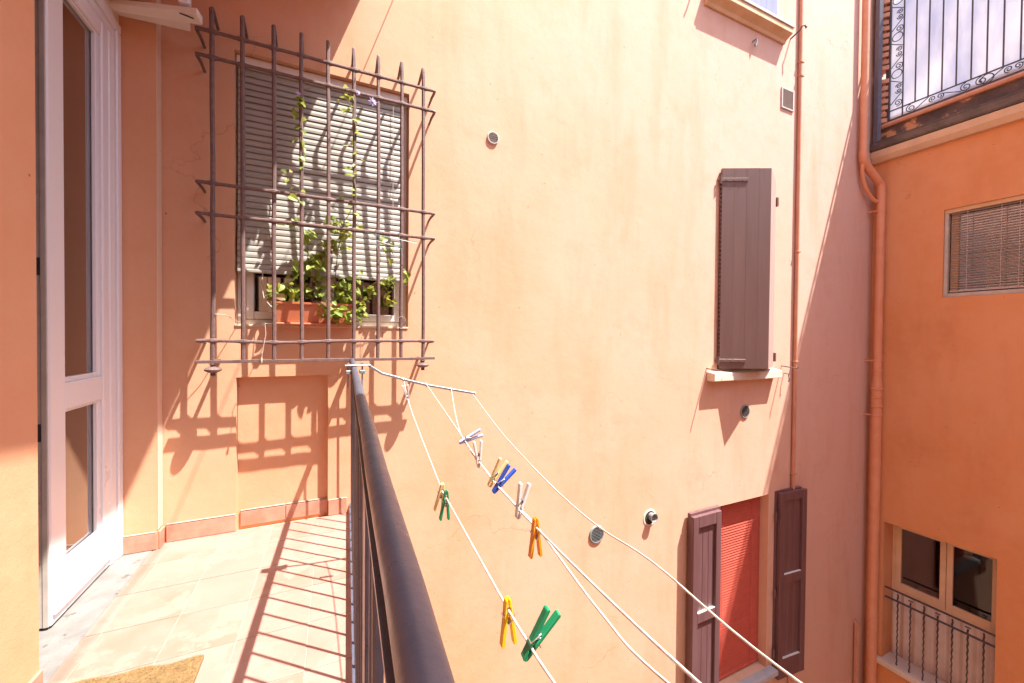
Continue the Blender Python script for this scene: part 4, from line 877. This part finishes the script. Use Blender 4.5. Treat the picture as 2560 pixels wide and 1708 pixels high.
for line, at, jaw, hand, col, label in (
    (0, (120, 190), (135, 250), (115, 155), 'peg_white', 'grey white peg close to the metal arm'),
    (0, (285, 635), (285, 605), (268, 750), 'peg_cream', 'cream peg hanging against a green peg'),
    (0, (303, 672), (300, 640), (292, 770), 'peg_green', 'bright green peg hanging beside a cream peg'),
    (0, (598, 1203), (594, 1160), (602, 1400), 'peg_yellow', 'bright yellow peg hanging straight down'),
    (0, (715, 1395), (665, 1480), (838, 1245), 'peg_green', 'large dark green peg tilted up on the sunny line'),
    (1, (385, 388), (362, 412), (468, 372), 'peg_lilac', 'pale blue peg pointing sideways'),
    (1, (455, 485), (465, 545), (455, 425), 'peg_white', 'clear white peg between pale blue and pale yellow pegs'),
    (1, (525, 575), (503, 610), (580, 485), 'peg_cream', 'pale yellow peg next to the blue peg'),
    (1, (552, 610), (528, 640), (622, 530), 'peg_blue', 'bright blue peg next to a pale yellow one'),
    (1, (648, 725), (638, 788), (676, 622), 'peg_white', 'white peg standing up between the blue and orange pegs'),
    (1, (728, 805), (725, 770), (725, 945), 'peg_orange', 'orange peg hanging straight down')):
    peg(line, ydepth(line, *cc(*at)), jaw, hand, col, label, scale=1.14)

# ------------------------------------------------------------------ doormat
mat_ = empty('doormat', (-0.61, 1.6, 0.001), 'brown coir doormat on the terracotta tiles in front of the door', 'doormat')
def wedge(X): return 1.835-0.04*((X+0.81)/0.4)+0.006*math.sin(X*40)
mb = MB(); k = 24; top = []
for i in range(k+1): top.append((-0.815+0.405*i/k, wedge(-0.815+0.405*i/k)))
poly = [(p[0], p[1]) for p in top]+[(-0.412, 1.25), (-0.815, 1.25)]
mb.prism(poly, (0, 0, 0.001), (0, 0, 0.015), (1, 0, 0), (0, 1, 0)); mk('backing', mb, 'coir', mat_)
mb = MB(); rm = random.Random(3)
for i in range(26000):
    x = rm.uniform(-0.813, -0.412); y = rm.uniform(1.50, 1.835)
    if y > wedge(x)-0.002: continue
    a = rm.uniform(0, 6.28); l = rm.uniform(.006, .014); d = Vector((math.cos(a), math.sin(a), rm.uniform(.15, 1.1))).normalized()*l; w_ = Vector((-math.sin(a), math.cos(a), 0))*0.0005; b_ = Vector((x, y, 0.0145)); n = len(mb.v)
    mb.v += [tuple(b_-w_), tuple(b_+w_), tuple(b_+d)]; mb.f.append((n, n+1, n+2))
mm = bpy.data.meshes.new('pile'); mm.from_pydata(mb.v, [], mb.f); mk('pile', mm, 'coir', mat_, kind='stuff')

# ------------------------------------------------------------------ fittings on the rear wall
def louvre_disc(name, c, r, mat, label, n=9, dark='dark'):
    e = empty(name, c, label, 'vent'); x, y, z = c
    mk('rim', MB().lathe([(r, 0), (r, -0.008), (r*0.94, -0.014), (r*0.84, -0.014), (r*0.83, -0.004), (r*0.82, 0.0)], c, 'y', 28), mat, e, smooth=True)
    mk('backing', MB().lathe([(r*0.83, -0.006), (r*0.83, -0.003)], c, 'y', 24), dark, e)
    for i in range(n):
        zz = -r*0.8+1.6*r*(i+0.5)/n; w_ = math.sqrt(max(0, (r*0.83)**2-zz**2))
        mk('louvre', MB().prism([(0.006, -0.3*r/n), (0.008, -0.3*r/n), (0.014, 0.55*r/n), (0.012, 0.55*r/n)], (x-w_, y, z+zz), (x+w_, y, z+zz), (0, -1, 0), (0, 0, 1)), mat, e)
    return e
louvre_disc('wall_vent', (1.163, YW, 2.733), 0.048, 'grille_white', 'small round white vent high on the wall right of the grate', 5)
louvre_disc('wall_vent', (2.19, YW, -0.562), 0.080, 'grille_grey', 'round grey louvred vent low on the wall crossed by a clothes line', 10)
louvre_disc('wall_vent', (4.165, YW, 0.396), 0.074, 'grille_grey', 'round grey louvred vent below the middle window sill', 10)
pv = empty('flue_outlet', (2.815, YW, -0.53), 'short grey pipe stub in a round hole of the salmon wall', 'pipe outlet')
mk('hole_rim', MB().lathe([(0.082, 0.0), (0.080, -0.005), (0.066, -0.006), (0.063, -0.001)], (2.815, YW, -0.53), 'y', 26), 'sill_stone', pv, smooth=True)
mk('hole', MB().lathe([(0.064, -0.003), (0.064, -0.001)], (2.815, YW, -0.53), 'y', 24), 'dark', pv)
mk('pipe_stub', MB().lathe([(0.036, -0.002), (0.042, -0.05), (0.043, -0.055), (0.038, -0.055), (0.030, -0.02), (0.001, -0.018)], (2.825, YW, -0.515), 'y', 20), 'grille_grey', pv, smooth=True)
sg = empty('wall_grille', (4.815, YW, 3.84), 'rectangular white louvred grille beside the thin conduit', 'vent')
mk('frame', MB().box(4.705, 4.725, YW-0.014, YW, 3.84, 4.075).box(4.91, 4.93, YW-0.014, YW, 3.84, 4.075).box(4.725, 4.91, YW-0.014, YW, 3.84, 3.857).box(4.725, 4.91, YW-0.014, YW, 4.058, 4.075), 'grille_white', sg, 0.002)
mk('backing', box(4.725, 4.91, YW-0.003, YW-0.001, 3.857, 4.058), 'dark', sg)
for i in range(15): z = 3.862+i*0.0132; mk('louvre', MB().prism([(0.003, 0.0), (0.004, 0.0), (0.013, 0.0075), (0.012, 0.0085)], (4.726, YW, z), (4.909, YW, z), (0, -1, 0), (0, 0, 1)), 'grille_white', sg)
def rod(name, pts, r, mat, label, cat): return mk(name, MB().tube(pts, r, 6), mat, smooth=True, label=label, cat=cat)
rod('shutter_hook', [(3.56, 2.92, 0.885), (3.56, 2.715, 0.87), (3.57, 2.705, 0.885)], 0.0065, 'iron', 'thin iron rod sticking out left of the middle window sill', 'hook')
rod('shutter_hook', [(4.80, 2.92, 0.885), (4.80, 2.73, 0.865), (4.815, 2.72, 0.88)], 0.0065, 'iron', 'thin iron rod sticking out right of the middle window sill', 'hook')
rod('shutter_hook', [(4.862, 2.92, 4.66), (4.865, 2.80, 4.70), (4.868, 2.775, 4.735), (4.888, 2.76, 4.735), (4.90, 2.75, 4.70), (4.905, 2.75, 4.72)], 0.009, 'iron', 'curved iron shutter hook at the end of the upper ochre sill', 'hook')
rod('shutter_hook', [(3.34, 2.92, 4.80), (3.335, 2.79, 4.79), (3.32, 2.77, 4.77)], 0.009, 'iron', 'iron shutter hook at the far end of the upper ochre sill', 'hook')
rod('ring_bolt', [(4.20, 2.92, 4.43), (4.20, 2.875, 4.43), (4.21, 2.862, 4.44), (4.215, 2.862, 4.40), (4.20, 2.866, 4.36), (4.19, 2.87, 4.38)], 0.009, 'galv', 'small metal eye bolt under the upper ochre sill', 'bolt')
rod('wall_clip', [(4.85, 2.92, 0.80), (4.85, 2.85, 0.79), (4.85, 2.84, 0.72), (4.852, 2.85, 0.70)], 0.006, 'iron', 'small bent iron catch hanging below the middle window', 'hook')
cdt = empty('conduit', (5.02, 2.875, -0.6), 'thin painted conduit running straight down the salmon wall past the grille', 'conduit')
mk('pipe', MB().tube([(5.02, 2.876, GZ), (5.02, 2.876, 8)], 0.021, 12), 'conduit', cdt, smooth=True)
for z in (4.43, 4.27, 2.22, 0.93, -0.4): mk('clip', MB().box(4.994, 5.055, 2.85, 2.899, z-0.008, z+0.008), 'conduit', cdt, 0.002)

# ------------------------------------------------------------------ downpipes in the corner
dp = empty('downpipe', (6.66, 2.8, GZ), 'thick orange painted downpipe with an elbow in the courtyard corner', 'downpipe')
mk('pipe', MB().tube([(6.322, 2.835, 8), (6.322, 2.835, 3.62)], 0.041, 16), 'pipe', dp, smooth=True)
mk('elbow', MB().tube(wob([(6.322, 2.835, 3.66), (6.325, 2.835, 3.56), (6.37, 2.832, 3.48), (6.60, 2.80, 3.30), (6.66, 2.79, 3.24), (6.672, 2.787, 3.12)], 6), 0.047, 16), 'pipe', dp, smooth=True)
mk('pipe', MB().tube([(6.672, 2.787, 3.15), (6.672, 2.79, 0.72)], 0.047, 18), 'pipe', dp, smooth=True)
mk('pipe', MB().tube([(6.672, 2.79, 0.72), (6.675, 2.792, 0.60), (6.675, 2.792, GZ)], [0.048, 0.058, 0.058], 18), 'pipe', dp, smooth=True)
for z, r in ((2.90, 0.053), (0.915, 0.053), (0.785, 0.053), (0.54, 0.066), (0.43, 0.064), (0.31, 0.066), (0.19, 0.062), (-2.55, 0.062), (3.60, 0.047)):
    x = 6.322 if z > 3.5 else 6.673; y = 2.835 if z > 3.5 else 2.79
    mk('collar', MB().lathe([(r-0.006, -0.014), (r, -0.009), (r, 0.009), (r-0.006, 0.014)], (x, y, z), 'z', 20), 'pipe', dp, smooth=True)
for z in (2.90, 0.915, 0.19): mk('clamp_bolt', MB().tube([(6.60, 2.80, z), (6.60, 2.899, z)], 0.009, 6), 'pipe', dp)
mk('side_branch', MB().tube(wob([(6.33, 2.84, 3.50), (6.34, 2.85, 3.38), (6.42, 2.85, 3.20), (6.56, 2.83, 3.06), (6.66, 2.80, 3.02)], 6), 0.024, 12), 'pipe', dp, smooth=True)
rod('vent_pipe', [(6.645, 2.835, 8), (6.645, 2.835, 3.775)], 0.044, 'pipe_grey', 'dark grey pipe dropping into the gutter beside the brick lattice', 'pipe')
rod('short_pipe', [(6.46, 2.865, GZ), (6.46, 2.865, -2.66), (6.462, 2.875, -2.62), (6.465, 2.92, -2.60)], 0.026, 'conduit', 'short capped pipe rising beside the foot of the orange downpipe', 'pipe')
rod('cable', [(edge(2.9)+0.235, 2.899, 3.60+0.10), (edge(2.9)+0.225, -0.9, 3.70)], 0.0035, 'cord', 'single taut cable stretched beside the upper balcony', 'cable')
